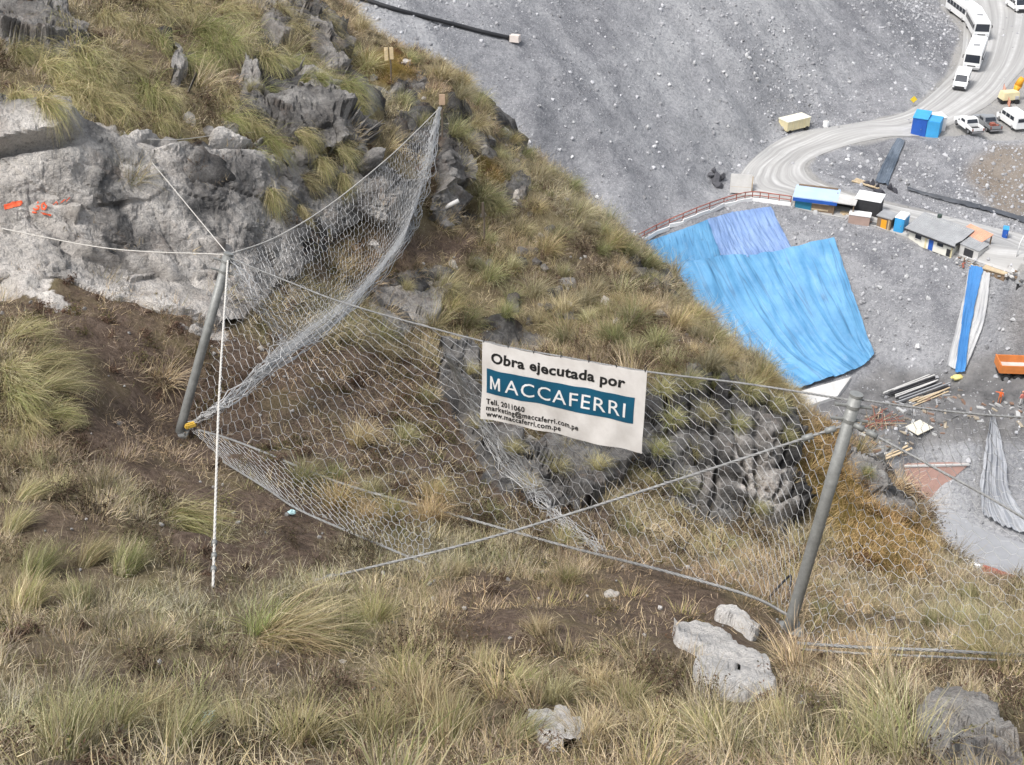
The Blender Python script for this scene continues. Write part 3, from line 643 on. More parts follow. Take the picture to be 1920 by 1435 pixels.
def clump(name, n, rad, lmin, lmax, tilt, lean, droop, width, pal, wts, seed, seg=5, mat=None, ring=0):
    """n curved tapering blades growing from one root; lean sweeps them along +X"""
    r = np.random.default_rng(seed); az = r.uniform(0, 2*np.pi, n); q = rad*np.sqrt(r.uniform(0, 1, n))
    base = np.stack([q*np.cos(az), q*np.sin(az), np.full(n, -.03)], 1); az2 = az+r.normal(0, .5, n)
    th = np.abs(r.normal(tilt, tilt*.45, n))
    d = np.stack([np.sin(th)*np.cos(az2), np.sin(th)*np.sin(az2), np.cos(th)], 1)+np.array([lean, 0, 0])*r.uniform(.5, 1.4, n)[:, None]
    d /= np.linalg.norm(d, axis=1)[:, None]
    L = r.uniform(lmin, lmax, n); dr = droop*r.uniform(.5, 1.5, n); w = width*r.uniform(.6, 1.3, n)
    side = np.stack([-np.sin(az2), np.cos(az2), np.zeros(n)], 1); tw = r.uniform(-1, 1, n)
    side = side+np.array([0, 0, 1])*tw[:, None]*.6; side /= np.linalg.norm(side, axis=1)[:, None]
    kink = r.normal(0, .24, (n, seg, 3)); pts = [base]; p = base.copy()
    for k in range(seg):
        p = p+d*(L/seg)[:, None]; pts.append(p.copy()); d = d+np.array([0, 0, -1.])*(dr*(k+1)/seg)[:, None]+kink[:, k]*.6
        if lean: d[:, 0] += lean*.12
        d /= np.linalg.norm(d, axis=1)[:, None]
    V = []
    for k, pp in enumerate(pts):
        f = k/seg; ww = w*(1-f**1.6)*.5+.0006
        V += [pp-side*ww[:, None], pp+side*ww[:, None]]
    V = np.stack(V, 1).reshape(-1, 3); m = 2*(seg+1); b0 = np.arange(n)*m; F = []
    for k in range(seg): F.append(np.stack([b0+2*k, b0+2*k+1, b0+2*k+3, b0+2*k+2], 1))
    F = np.concatenate(F); me = mesh_np(name, V, F)
    ci = r.choice(len(pal), n, p=np.array(wts)/sum(wts)); C = np.array(pal)[ci]*r.uniform(.5, 1.45, (n, 1))
    tip = np.array(pal)[r.choice(len(pal), n, p=np.array(wts)/sum(wts))]
    C = np.repeat(C[:, None, :], m, 1); f = np.repeat(np.arange(seg+1)/seg, 2)[None, :, None]
    C = C*(1-.5*f)+tip[:, None, :]*.5*f; vcol(me, 'c', C.reshape(-1, 3))
    me.materials.append(mat or M_gi); return me
def shrub(name, seed, h=.3, rad=.3, ntw=40, nl=420, leaf=.014, cols=((.085, .06, .04), (.10, .095, .045), (.15, .10, .07)), mat=None):
    r = np.random.default_rng(seed); V = []; F = []; C = []
    def quad(a, b, c, d, col): n = len(V); V.extend([a, b, c, d]); F.append((n, n+1, n+2, n+3)); C.extend([col]*4)
    ends = []
    for k in range(ntw):
        az = r.uniform(0, 6.28); th = abs(r.normal(.6, .4)); L = h*r.uniform(.6, 1.2); d = np.array([np.sin(th)*np.cos(az), np.sin(th)*np.sin(az), np.cos(th)])
        a = np.array([r.normal(0, rad*.25), r.normal(0, rad*.25), -.03]); b = a+d*L*.5; e = b+(d+r.normal(0, .35, 3))*L*.5
        s = np.cross(d, [0, 0, 1.])+1e-3; s = s/np.linalg.norm(s)*.003
        quad(a-s, a+s, b+s*.8, b-s*.8, (.12, .09, .065)); quad(b-s*.8, b+s*.8, e+s*.3, e-s*.3, (.13, .095, .07)); ends += [(a, b), (b, e), (b, e)]
    for k in range(nl):
        a, b = ends[r.integers(len(ends))]; p = a+(b-a)*r.uniform(.2, 1)+r.normal(0, .012, 3); u = r.normal(0, 1, 3); u /= np.linalg.norm(u); w = np.cross(u, r.normal(0, 1, 3)); w /= np.linalg.norm(w)+1e-6
        l = leaf*r.uniform(.6, 1.5); col = np.array(cols[r.integers(len(cols))])*r.uniform(.7, 1.4); quad(p-u*l, p-w*l*.4, p+u*l, p+w*l*.4, col)
    me = mesh_np(name, np.array(V), np.array(F)); vcol(me, 'c', np.array(C)); me.materials.append(mat or M_gi); return me
protos = []
P_all = [STRAW, PALE, OLIVE, GREEN, RUST, DEAD]
def P_add(me): protos.append(me); return len(protos)-1
SH = [P_add(clump('short_grass', 70, .16, .10, .30, .75, .12, .30, .006, P_all, w, 100+k, 4)) for k, w in enumerate(((5, 4, 2, 1, 1, 4), (4, 3, 4, 2.5, .5, 2), (5, 5, .6, .3, 2, 5), (3, 3, 1, .6, 3, 5)))]
TU = [P_add(clump('grass_tuft', 130, .10, .28, .62, .5, .25, .38, .006, P_all, w, 140+k, 5)) for k, w in enumerate(((5, 4, 2, 1.2, .6, 2), (4, 3, 4, 2.5, .3, 1), (6, 5, .6, .3, 1, 2.5)))]
LI = [P_add(clump('litter', 46, .26, .05, .18, 1.35, 0, .12, .0038, P_all, (3, 2, .6, 0, 1.2, 5), 170+k, 3)) for k in range(2)]
SB = [P_add(shrub('heath', 180+k)) for k in range(3)]
CU = [P_add(shrub('cushion', 190+k, .10, .28, 36, 420, .012, c)) for k, c in enumerate((((.11, .12, .045), (.17, .17, .06), (.22, .17, .08)), ((.16, .09, .06), (.12, .08, .06), (.2, .15, .11))))]
pcol = bpy.data.collections.new('plant_prototypes')
for k, me in enumerate(protos): pcol.objects.link(bpy.data.objects.new('p%03d' % k, me))
# sample places over the hill
def bil(A, x, y):
    A = A.reshape(NYh, NXh); i = (x+17)/46*(NXh-1); j = (y+4)/66*(NYh-1); i = np.clip(i, 0, NXh-2); j = np.clip(j, 0, NYh-2)
    a = i.astype(int); b = j.astype(int); f = i-a; g = j-b
    return A[b, a]*(1-f)*(1-g)+A[b, a+1]*f*(1-g)+A[b+1, a]*(1-f)*g+A[b+1, a+1]*f*g
def scatter(dens, seed, x0=-15, x1=22, y0=1.5, y1=46):
    r = np.random.default_rng(seed); n = int(dens*(x1-x0)*(y1-y0)); x = r.uniform(x0, x1, n); y = r.uniform(y0, y1, n)
    z = bil(P3[:, 2], x, y); Q = np.stack([x, y, z], 1); px, py, dep = to_px(Q)
    k = (px > -150) & (px < 2070) & (py > -150) & (py < 1600); Q = Q[k]; return Q, px[k], py[k], dep[k], r
g0y, g0x = np.gradient(gz, 66/(NYh-1), 46/(NXh-1)); nrm0 = np.stack([-g0x.ravel(), -g0y.ravel(), np.ones(gz.size)], 1); nrm0 /= np.linalg.norm(nrm0, axis=1)[:, None]
ptsQ, ptsR, ptsS, ptsV, ptsT = [], [], [], [], []
def downslope(Q): nx_ = bil(nrm0[:, 0], Q[:, 0], Q[:, 1]); ny_ = bil(nrm0[:, 1], Q[:, 0], Q[:, 1]); return np.arctan2(ny_, nx_), np.hypot(nx_, ny_)
def put(Q, var, scl, tint, r, tilt=.35, spin=1.0):
    az, st = downslope(Q); n = len(Q); rz = az+r.normal(0, spin, n); ry = tilt*np.arctan2(st, np.sqrt(np.maximum(1-st*st, .01)))
    ptsQ.append(Q); ptsR.append(np.stack([r.normal(0, .12, n), ry+r.normal(0, .12, n), rz], 1)); ptsS.append(scl); ptsV.append(var); ptsT.append(tint)
def tints(Q, r, base=1.0):
    n = len(Q); g = fbm(Q, .35, 3, 61); h = fbm(Q+9, .5, 3, 67); m = r.uniform(.62, 1.42, n)*base
    t = np.stack([m*(1.02+.18*g), m*(.965+.10*h), m*(.88-.1*g)], 1); mo = bil(moss, Q[:, 0], Q[:, 1])[:, None]
    so = bil(soil, Q[:, 0], Q[:, 1])[:, None]; t = t*(1-mo)+t*np.array([1.08, .86, .5])*mo; return t*(1-so*.5)+t*np.array([.8, .72, .66])*so*.5
for dens, kind, seed in ((36, 'short', 1), (1.7, 'tuft', 2), (34, 'litter', 3), (5.2, 'shrub', 4), (15, 'cushion', 5)):
    Q, px, py, dep, r = scatter(dens, seed)
    rk, so, mo = [bil(a, Q[:, 0], Q[:, 1]) for a in (rock, soil, moss)]
    patch = fbm(Q, .55, 4, 71+seed*3); u = r.uniform(0, 1, len(Q)); farb = np.clip(dep/14, .9, 1.3); upr = np.where((py < 330)&(dep > 17), .5, 1.)
    if kind == 'short': keep = u < np.clip(.62+1.3*patch, .15, 1)*(1-.97*rk)*(1-.95*so)*(1-.35*mo)*upr; pool = SH
    elif kind == 'tuft': keep = u < np.clip(.40+1.5*patch, .04, 1)*(1-.88*rk)*(1-.93*so)*(1-.8*mo)*upr*np.where((py > 1000)&(dep > 8), .65, 1); pool = TU
    elif kind == 'litter': keep = u < (.45-.12*so)*(1-.95*rk); pool = LI
    elif kind == 'shrub': keep = u < np.clip(patch*2.2+.08, 0, .8)*(1-.9*rk)*(1-.5*so); pool = SB
    else: keep = u < np.clip(patch*2+.25, 0, 1)*(1-.9*rk)*(1-.4*so); pool = CU
    for ex, ey, ea, eb in ((1385,1255,90,62),(1320,1205,62,26),(1040,1378,70,42),(1395,1172,46,30),(1150,1116,30,18),(1470,1342,28,16)): keep &= ((px-ex)/ea)**2+((py-ey-8)/eb)**2 > 1
    Q = Q[keep]; n = len(Q); f = farb[keep]
    scl = r.uniform(.6, 1.25, n)*f*(.85 if kind != 'tuft' else .95)
    put(Q, np.array(pool)[r.integers(0, len(pool), n)], scl, tints(Q, r), r, .6 if kind in ('short', 'tuft') else .9, .6 if kind in ('short', 'tuft') else 3)
ptsQ, ptsR, ptsS, ptsV, ptsT = [np.concatenate(a) for a in (ptsQ, ptsR, ptsS, ptsV, ptsT)]
def instancer(name, Q, Rr, S, V, T, coll):
    me = bpy.data.meshes.new(name); me.vertices.add(len(Q)); me.vertices.foreach_set('co', np.asarray(Q, np.float32).ravel())
    a = me.attributes.new('rot', 'FLOAT_VECTOR', 'POINT'); a.data.foreach_set('vector', np.asarray(Rr, np.float32).ravel())
    a = me.attributes.new('scl', 'FLOAT', 'POINT'); a.data.foreach_set('value', np.asarray(S, np.float32))
    a = me.attributes.new('var', 'INT', 'POINT'); a.data.foreach_set('value', np.asarray(V, np.int32))
    a = me.attributes.new('tint', 'FLOAT_VECTOR', 'POINT'); a.data.foreach_set('vector', np.asarray(T, np.float32).ravel())
    o = link(name, me); o['kind'] = 'stuff'
    g = bpy.data.node_groups.new(name, 'GeometryNodeTree'); g.interface.new_socket('Geometry', in_out='INPUT', socket_type='NodeSocketGeometry'); g.interface.new_socket('Geometry', in_out='OUTPUT', socket_type='NodeSocketGeometry')
    gi, go = g.nodes.new('NodeGroupInput'), g.nodes.new('NodeGroupOutput'); ip = g.nodes.new('GeometryNodeInstanceOnPoints'); ci = g.nodes.new('GeometryNodeCollectionInfo')
    ci.inputs[0].default_value = coll; ci.inputs['Separate Children'].default_value = True; ci.inputs['Reset Children'].default_value = True
    def na(k, t): q = g.nodes.new('GeometryNodeInputNamedAttribute'); q.data_type = t; q.inputs['Name'].default_value = k; return q.outputs[0]
    e2r = g.nodes.new('FunctionNodeEulerToRotation'); g.links.new(na('rot', 'FLOAT_VECTOR'), e2r.inputs[0])
    g.links.new(gi.outputs[0], ip.inputs['Points']); g.links.new(ci.outputs[0], ip.inputs['Instance']); ip.inputs['Pick Instance'].default_value = True
    g.links.new(na('var', 'INT'), ip.inputs['Instance Index']); g.links.new(e2r.outputs[0], ip.inputs['Rotation']); g.links.new(na('scl', 'FLOAT'), ip.inputs['Scale']); g.links.new(ip.outputs[0], go.inputs[0])
    md = o.modifiers.new('scatter', 'NODES'); md.node_group = g; return o
gr = instancer('grass', ptsQ, ptsR, ptsS, ptsV, ptsT, pcol); tag(gr, 'dry straw and olive grass and low heath covering the near hillside', 'grass')
# single tussocks that stand out
TM = {'hang': [clump('tussock', 420, .15, .70, 1.45, .34, .95, .55, .008, P_all, w, 200+k, 6, M_go) for k, w in enumerate(((5, 3, 3, 3, .6, .4), (3, 1.5, 4, 6, .3, .2), (6, 3, 2, 1, 1.2, .8)))],
      'bush': [clump('tussock', 420, .14, .40, .85, .55, .25, .42, .008, P_all, w, 220+k, 6, M_go) for k, w in enumerate(((5, 3, 3, 1.5, 1, .6), (4, 2, 4, 3, .6, .4), (6, 4, 1, .5, 1.6, .8)))],
      'flat': [clump('tussock', 460, .15, .5, .95, .5, 1.15, .30, .0065, P_all, w, 240+k, 6, M_go) for k, w in enumerate(((5, 4, 2, 2, .8, 1), (4, 3, 4, 4, .6, .4), (5, 3, 2, 1, 2, .6)))],
      'upright': [clump('tussock', 150, .12, .45, .95, .38, .05, .14, .008, P_all, w, 260+k, 6, M_go) for k, w in enumerate(((5, 5, 2, 3, .3, .8), (4, 4, 3, 3.5, .3, .8)))]}
def tussock(px, py, kind, s, label, group=None, tint=(1, 1, 1), turn=None, v=None, tilt=.55):
    h, n_ = hit(px, py)
    if h is None: return None
    o = link('grass_tussock', TM[kind][random.randrange(len(TM[kind])) if v is None else v]); o.location = h
    e_ = .9; gx_, gy_ = [-(float(HR(np.array([h.x+a]), np.array([h.y+b]))[0])-float(HR(np.array([h.x-a]), np.array([h.y-b]))[0]))/(2*e_) for a, b in ((e_, 0), (0, e_))]
    az = math.atan2(gy_, gx_) if turn is None else turn; st = math.atan(math.hypot(gx_, gy_))
    o.rotation_euler = (random.gauss(0, .1), tilt*st, az+(random.gauss(0, .35) if turn is None else 0)); o.scale = (s,)*3; j = random.uniform(.85, 1.3)
    o.color = (tint[0]*j, tint[1]*j, tint[2]*j, 1)
    if group: label = unique([{'hang': 'hanging', 'bush': 'bushy', 'flat': 'swept', 'upright': 'upright'}[kind], 'straw-coloured' if j > 1.07 else 'olive', ('broad' if s > .6 else 'small')+' loose', 'dry', 'ragged'], 'grass tussock', px, py, LMN, label)
    return tag(o, label, 'grass tussock', group)
LMN = [('the left post foot',335,810),('the top of the left post',428,478),('the foot of the white rope',400,1105),('the small yellow marker',562,208),('the orange number',75,388),('the far top of the drooping net',825,203),('the stake with two boards',733,115),('the white plastic pipe',836,400),("the banner's top left corner",905,640),("the banner's top right corner",1214,697),("the banner's bottom left corner",903,783),("the banner's bottom right corner",1205,850),('the top of the right post',1605,743),('the foot of the right post',1478,1180),('the big whitish slab',1385,1262),('the pale flat rock at the bottom',1040,1378),('the blue litter in the foreground',388,1361),('the lower end of the long guy cable',590,1092),('the bottom right corner rock',1845,1380),('the pinkish rock slab',765,560),('the thin leaning stake',907,430),('the top left corner',0,0),('the bottom left corner',0,1435)]
LMF = [('the cream trailer',1495,237),('the end block of the black pipe',965,76),('the yellow sign',1711,187),('the front van',1797,155),('the rearmost bus',1802,22),('the pale panel stack',1388,335),('the blue cabin',1726,233),('the long white building',1745,440),('the foot of the blue strip',1800,698),("the huge tarpaulin's top right corner",1562,450),("the huge tarpaulin's lower right corner",1637,666),('the white pickup',1822,240),('the drainage liner',1668,305),('the left end of the red railing',1190,455)]
USED = set()
def where(px, py, L):
    nm, x, y = min(L, key=lambda q: math.hypot(q[1]-px, q[2]-py)); dx, dy = px-x, py-y; d = math.hypot(dx, dy)
    v = 'above' if dy < 0 else 'below'; h = 'left of' if dx < 0 else 'right of'
    rel = v if abs(dx) < .4*abs(dy) else h if abs(dy) < .4*abs(dx) else v+' and '+h
    return ('just ' if d < 55 else 'well ' if d > 150 else '')+rel+' '+nm
def unique(look, noun, px, py, L, fallback):
    for lk in look:
        s = lk+' '+noun+' '+where(px, py, L)
        if s not in USED: USED.add(s); return s
    return fallback
GA = 'tussocks hanging on the rocky upper slope'; LA = 'hanging green and straw tussock on the rocky upper slope'
for px, py, s, v in ((150,110,1.5,0),(170,150,1.4,0),(130,60,1.2,0),(60,110,1.1,0),(20,110,1,0),(200,40,1.3,2),(250,60,1.4,2),(300,80,1.2,1),(280,20,1.4,2),(370,60,1.5,1),(390,100,1.5,1),(420,90,1.4,1),(340,20,1.3,2),(420,20,1.3,2),(470,60,1.3,1),(500,110,1.3,0),(540,60,1.2,2),(540,120,1.2,1),(570,150,1.2,1),(470,190,1.1,1),(440,210,1.1,0),(420,190,1.2,2),(270,170,1.1,1),(300,180,1,0),(230,130,1.1,2),(600,40,1.2,2),(620,90,1.1,2),(640,160,1.1,1),(600,190,1,1),(650,200,1,0),(330,130,1.1,1),(90,130,1.1,0),(200,170,1,2),(510,20,1.2,2),(620,270,.9,0),(500,350,.9,2),(480,290,.8,1),(560,330,.8,2)):
    tussock(px+random.uniform(-8, 8), py+random.uniform(-6, 6), 'hang', s*.72, LA, GA, (1.0, 1.0, .85), R(-58)+random.gauss(0, .3), v, .8)
GB = 'tussocks along the crest and mid slope'; LB = 'bushy straw and olive tussock on the crest slope right of the net'
crestpx = [(770,120),(830,145),(870,150),(895,190),(860,180),(900,230),(940,250),(960,260),(930,290),(980,290),(1000,330),(1040,330),(960,330),(1060,360),(1010,400),(1080,410),(1100,430),(1050,450),(1130,430),(1150,460),(1120,480),(1180,480),(1200,500),(1170,520),(1210,540),(1240,570),(1200,590),(1150,570),(1110,540),(1060,520),(1020,480),(980,440),(940,400),(900,370),(1000,560),(1050,590),(1100,610),(1150,640),(1000,600),(960,560),(920,530),(880,500),(850,590),(830,560),(1220,640),(1260,620),(1300,640),(1330,650),(1290,600),(1360,680),(1400,690),(1330,700),(1420,720),(1390,740),(1260,690),(1180,660),(760,200),(790,240),(850,250),(860,320),(830,350),(880,280),(920,450),(1080,570),(1130,600),(960,500),(1350,640),(1440,730),(1300,670),(1060,640),(1180,610),(940,600),(820,540),(870,620),(1480,760),(1460,740),(680,60),(660,110),(690,130)]
for px, py in crestpx:
    tussock(px+random.uniform(-10, 10), py+random.uniform(-8, 8), 'bush', random.uniform(.55, .95), LB, GB, random.choice(((.98, .97, .85), (.88, .97, .78), (1.02, .93, .76), (.72, .75, .70))))
GC = 'small tussocks on the slope inside the nets'; LC = 'small dry tussock growing on the gully slope behind the net'
for k in range(46):
    px, py = random.uniform(560, 1400), random.uniform(640, 1060)
    if py < 560+.25*(px-400) or py > 1000+(px-560)*.08: continue
    tussock(px, py, 'bush', random.uniform(.4, .75), LC, GC, random.choice(((1, .95, .8), (.85, .9, .75), (1.05, .9, .7))))
GD = 'swept tussocks on the grassy bank left of the soil'; LD = 'wind-swept green and straw tussock on the bank left of the bare soil'
for px, py, s in ((20,640,1.2),(60,690,1.35),(80,730,1.2),(30,740,1.2),(10,700,1.2),(90,780,.9),(120,805,.6),(50,790,.9),(20,860,.8),(80,880,.7),(110,930,.7),(40,940,.8),(20,1000,.8)):
    tussock(px, py, 'flat', s*.64, LD, GD, (1, 1.02, .85), None, None, .7)
GE = 'tussocks in the foreground grass'; LE = 'loose straw-coloured tussock in the foreground grass'
for px, py, s in ((60,1090,.8),(160,1060,.7),(230,1080,.8),(40,1150,.75),(150,1140,.7),(700,1170,.7),(640,1200,.6),(760,1300,.75),(800,1340,.8),(840,1400,.8),(700,1390,.7),(200,1390,.8),(120,1420,.8),(280,1350,.7),(330,1410,.7),(560,1400,.7),(960,1300,.55),(1040,1320,.55),(1120,1290,.5),(1180,1330,.6),(1240,1380,.6),(1330,1400,.6),(1100,1400,.6),(960,1400,.6),(900,1260,.5),(1010,1190,.45),(450,1380,.6),(1470,1380,.6),(1880,1260,.7),(1840,1240,.7),(1910,1210,.6),(1560,1120,.6),(1620,1150,.65),(1700,1140,.6),(1750,1180,.55),(1540,1160,.5),(1480,1100,.5),(1820,1130,.7),(1900,1130,.7),(860,1080,.4),(1060,1090,.4),(1300,1050,.5),(1360,1080,.5)):
    tussock(px, py, 'flat' if (px < 480 and py < 1250) or int(px) % 3 == 0 else 'bush', s*.78, LE, GE, random.choice(((.98, .95, .8), (.82, .86, .7), (1.05, .98, .85))))
tussock(325, 975, 'flat', .95, 'combed-over straw and green tussock lying left of the white rope foot', None, (1, .98, .8), R(-25), 1, .5)
tussock(480, 1190, 'upright', .55, 'upright bright green tussock beside the dark hollow one', None, (.9, 1.1, .7), 0, 0)
tussock(512, 1200, 'flat', .92, 'tussock combed right in a ring round a dark hollow', None, (.95, .92, .8), R(5), 0, .1)
tussock(505, 1205, 'flat', .8, 'straw half of the ring-shaped tussock curving below the dark hollow', None, (1, .9, .75), R(-28), 2, .3)
for px, py, s, l in ((1640,1420,.95,'tall upright green grass clump at the bottom edge right of centre'),(1590,1400,.8,'upright pale green clump left of the tall clump at the bottom edge'),(1700,1440,.95,'upright yellow-green clump in front of the dark rock at bottom right'),(1850,1200,.85,'pale spiky grass clump above the cables at the right edge'),(1790,1180,.7,'thin spiky grass clump just above the ground cables')):
    tussock(px, py, 'upright', s*.68, l, None, (1.0, 1.02, .88), None, None, .1)

# ------------------------------------------------------------------ rock faces and boulders of the near hill
def worleyv(P_, sc, s=0):
    Q = P_*sc; i = np.floor(Q).astype(np.int64); d1 = np.full(len(Q), 9.); d2 = d1.copy(); vec = np.zeros((len(Q), 3)); rv = np.zeros((len(Q), 4))
    for a in (-1, 0, 1):
        for b in (-1, 0, 1):
            for c in (-1, 0, 1):
                j = i+np.array([a, b, c]); o = Q-(j+np.stack([_h(j[:, 0], j[:, 1], j[:, 2], s+k) for k in (1, 2, 3)], 1)); d = (o**2).sum(1)**.5
                hv = np.stack([_h(j[:, 0], j[:, 1], j[:, 2], s+k) for k in (5, 6, 7, 8)], 1); m = d < d1
                d2 = np.where(m, d1, np.minimum(d2, d)); vec[m] = o[m]; rv[m] = hv[m]; d1 = np.where(m, d, d1)
    return vec/sc, rv, (d2-d1)/sc
def facets(Q, sc, amp, tilt, s):
    v, r, e = worleyv(Q, sc, s); return (r[:, 3]-.5)*amp+(v*(r[:, :3]-.5)).sum(1)*tilt, e
def rock_mat(name, palev, dark=None, white=0):
    m, n, b = new_mat(name); p = geo(n)
    if palev is None: a = N(n, 'Attribute'); a.attribute_name = 'pale'; pv = a.outputs['Fac']
    else: v = N(n, 'Value'); v.outputs[0].default_value = palev; pv = v.outputs[0]
    c, f = rock_color(n, p, pv)
    if dark: c = mixc(n, pv, mixc(n, 1.0, c, (dark,)*3, 'MULTIPLY'), c)
    if white: c = mixc(n, white, c, (.86, .84, .81))
    n.links.new(c, b.inputs['Base Color']); b.inputs['Roughness'].default_value = .9; b.inputs['Specular IOR Level'].default_value = .2
    h = N(n, 'Math', operation='ADD'); n.links.new(noise(n, 4, 10, .75, p), h.inputs[0]); n.links.new(noise(n, 22, 6, .7, p), h.inputs[1]); bump(n, b, h.outputs[0], 1.0, .09); return m
M_rockf = rock_mat('cliff_limestone', None); M_cliff = rock_mat('beige_cliff_limestone', None, None, .08); M_rockw = rock_mat('white_limestone', 1.0, None, .55); M_rockk = rock_mat('stained_limestone', None, .8); M_rock = rock_mat('limestone', .25); M_rockp = rock_mat('pale_limestone', 1.0); M_rockd = rock_mat('dark_limestone', 0.0)
HBs = BVHTree.FromPolygons([tuple(v) for v in P2.tolist()], grid_faces(NXh, NYh).tolist())      # the hill without its blocks
ROCKTREES = []
def rock_face(name, poly, label, step, amp, palef, ledge=None, lift=.10, mat=None):
    xs = [q[0] for q in poly]; ys = [q[1] for q in poly]; X = np.arange(min(xs), max(xs)+step, step); Y = np.arange(min(ys), max(ys)+step, step)
    GX, GY = np.meshgrid(X, Y); nx_, ny_ = len(X), len(Y); pos = np.zeros((ny_*nx_, 3)); nn = np.zeros((ny_*nx_, 3)); ok = np.zeros(ny_*nx_, bool)
    for k, (a, b) in enumerate(zip(GX.ravel(), GY.ravel())):
        l, no = hit(a, b, HBs)
        if l is not None: pos[k] = l; nn[k] = no; ok[k] = True
    a = nn.reshape(ny_, nx_, 3).copy()
    for _ in range(8): a[1:-1, 1:-1] = (a[1:-1, 1:-1]+a[:-2, 1:-1]+a[2:, 1:-1]+a[1:-1, :-2]+a[1:-1, 2:])/5
    nn = a.reshape(-1, 3); nn /= np.linalg.norm(nn, axis=1)[:, None]+1e-9
    jk = 46 if max(ys) < 1100 else 14; jx = fbm(pos, 1.1, 4, 81)*jk; jy = fbm(pos+31, 1.1, 4, 83)*jk; ins = inpoly(GX.ravel()+jx, GY.ravel()+jy, poly).astype(float).reshape(ny_, nx_)
    for _ in range(10): B = ins.copy(); B[1:-1, 1:-1] = (ins[1:-1, 1:-1]*2+ins[:-2, 1:-1]+ins[2:, 1:-1]+ins[1:-1, :-2]+ins[1:-1, 2:])/6; ins = B
    ins = ins.ravel(); sk = pos@np.array([[1, .25, .1], [-.2, 1, .45], [.1, -.4, 1.5]])
    f1, e1_ = facets(sk, .55, .50, .32, 3); f2, e2_ = facets(sk, 1.5, .17, .34, 9); f3, e3_ = facets(sk, 4.5, .05, .3, 15)
    pl = palef(GX.ravel(), GY.ravel())
    d = amp*((f1+.1)*(1-.45*pl)+f2*(1-.55*pl)+f3*(1-.3*pl)-.10*(1-sstep(0, .05, e1_))*(1-.5*pl)-.04*(1-sstep(0, .04, e2_)))+fbm(pos, 3, 5, 91)*.10+fbm(pos, 14, 3, 93)*.03
    if ledge is not None: d += ledge(GX.ravel(), GY.ravel(), pos)
    d = lift+d; d = d*sstep(.15, .7, ins)-.5*(1-sstep(.02, .45, ins))
    Q = pos+nn*d[:, None]; F = grid_faces(nx_, ny_); keep = (ok[F].all(1)) & (ins[F].max(1) > .02)
    e = np.linalg.norm(pos[F[:, 0]]-pos[F[:, 2]], axis=1); keep &= e < .5; F = F[keep]
    used = np.unique(F); mp = -np.ones(len(Q), int); mp[used] = np.arange(len(used)); F = mp[F]
    me = mesh_np(name, Q[used], F, False); vfloat(me, 'pale', np.clip(pl[used], 0, 1)); ROCKTREES.append(bvh(Q[used], F))
    return tag(link(name, me, mat or M_rockf), label, 'rock face')
def crack(x, y, pos):
    yc = 292-.16*x+fbm(pos, 1.2, 3, 5)*10; up = sstep(0, 8, yc-y)*sstep(95, 50, yc-y)*sstep(165, 110, x); dk = np.exp(-((y-yc-3)/5)**2)*sstep(170, 120, x)
    y2 = 262+.02*x; l2 = np.exp(-((y-y2-8)/6)**2)*sstep(240, 280, x)*sstep(560, 480, x)
    return up*.30-dk*.22-l2*.25
def cliff_pale(x, y):
    w = fbm(np.stack([x*.02, y*.02, x*0], 1), 1, 4, 7); p = sstep(700, 330, x+w*160)*.9+.05
    for cx, k, wd, y0, y1, a in ((170, .30, 42, 200, 470, 1.0), (262, .2, 14, 250, 400, .6), (20, .05, 60, 130, 225, .9), (330, .3, 26, 270, 420, .5), (90, .1, 9, 300, 480, .35), (60, .2, 26, 440, 560, .5), (420, .25, 40, 300, 520, .6), (230, .35, 20, 430, 560, .5), (370, .1, 16, 280, 560, .4)):
        p = p-a*np.exp(-((x-cx-(y-240)*k+w*50)/wd)**2)*sstep(y0-30, y0+10, y)*sstep(y1+50, y1-40, y)
    return np.clip(p, 0, 1)
rock_face('rock_face', ROCK[0], 'long pale limestone rock face with orange paint behind the left post', 3.2, .30, cliff_pale, crack, .10, M_cliff)
def joints(x, y, pos):
    w = fbm(pos, 1.0, 4, 23)*26; return -.6*sum(a*np.exp(-((x-c+w-(y-800)*k)/s_)**2) for c, k, s_, a in ((1245, -.1, 5, .35), (1290, .05, 4, .4), (1335, -.05, 6, .5), (1372, .08, 4, .35), (1405, 0, 5, .45), (1452, -.06, 4, .4), (1478, .04, 4, .3)))-.5*sum(a*np.exp(-((y-c+w*.8)/5)**2) for c, a in ((770, .3), (835, .35), (880, .25), (950, .3)))
rock_face('rock_face', ROCK[2], 'dark weathered rock outcrop with pale streaks above the gully, behind the right net', 3.2, .55, lambda x, y: np.clip(np.exp(-((x-1430+fbm(np.stack([x*.03, y*.03, x*0], 1), 1, 4, 9)*110)/40)**2-((y-925+fbm(np.stack([x*.03, y*.03, x*0+5], 1), 1, 4, 19)*90)/75)**2)*1.15+np.exp(-((x-1300)/40)**2-((y-925)/26)**2)*.6+np.exp(-((x-1378)/6)**2-((y-870)/60)**2)*.8, 0, 1), joints, .3, M_rockk)
rock_face('rock_face', ROCK[4], 'grey rock rib running down the gully behind the banner', 3.4, .8, lambda x, y: x*0+.15, None, .1, M_rockk)
rock_face('rock_face', ROCK[3], 'flat pinkish grey rock slab beside the drooping net', 3.2, .45, lambda x, y: x*0+.6)
rock_face('rock_face', [(-20,-20),(95,-20),(160,90),(140,125),(60,105),(-20,95)], 'dark grey boulder slope in the top left corner', 3.4, .9, lambda x, y: x*0+.3, None, .1, M_rockk)
rock_face('rock_face', [(515,-20),(570,-20),(615,50),(655,110),(625,130),(590,90),(540,40)], 'dark jointed rock rib on the crest at the top', 3.6, .9, lambda x, y: x*0+.1)
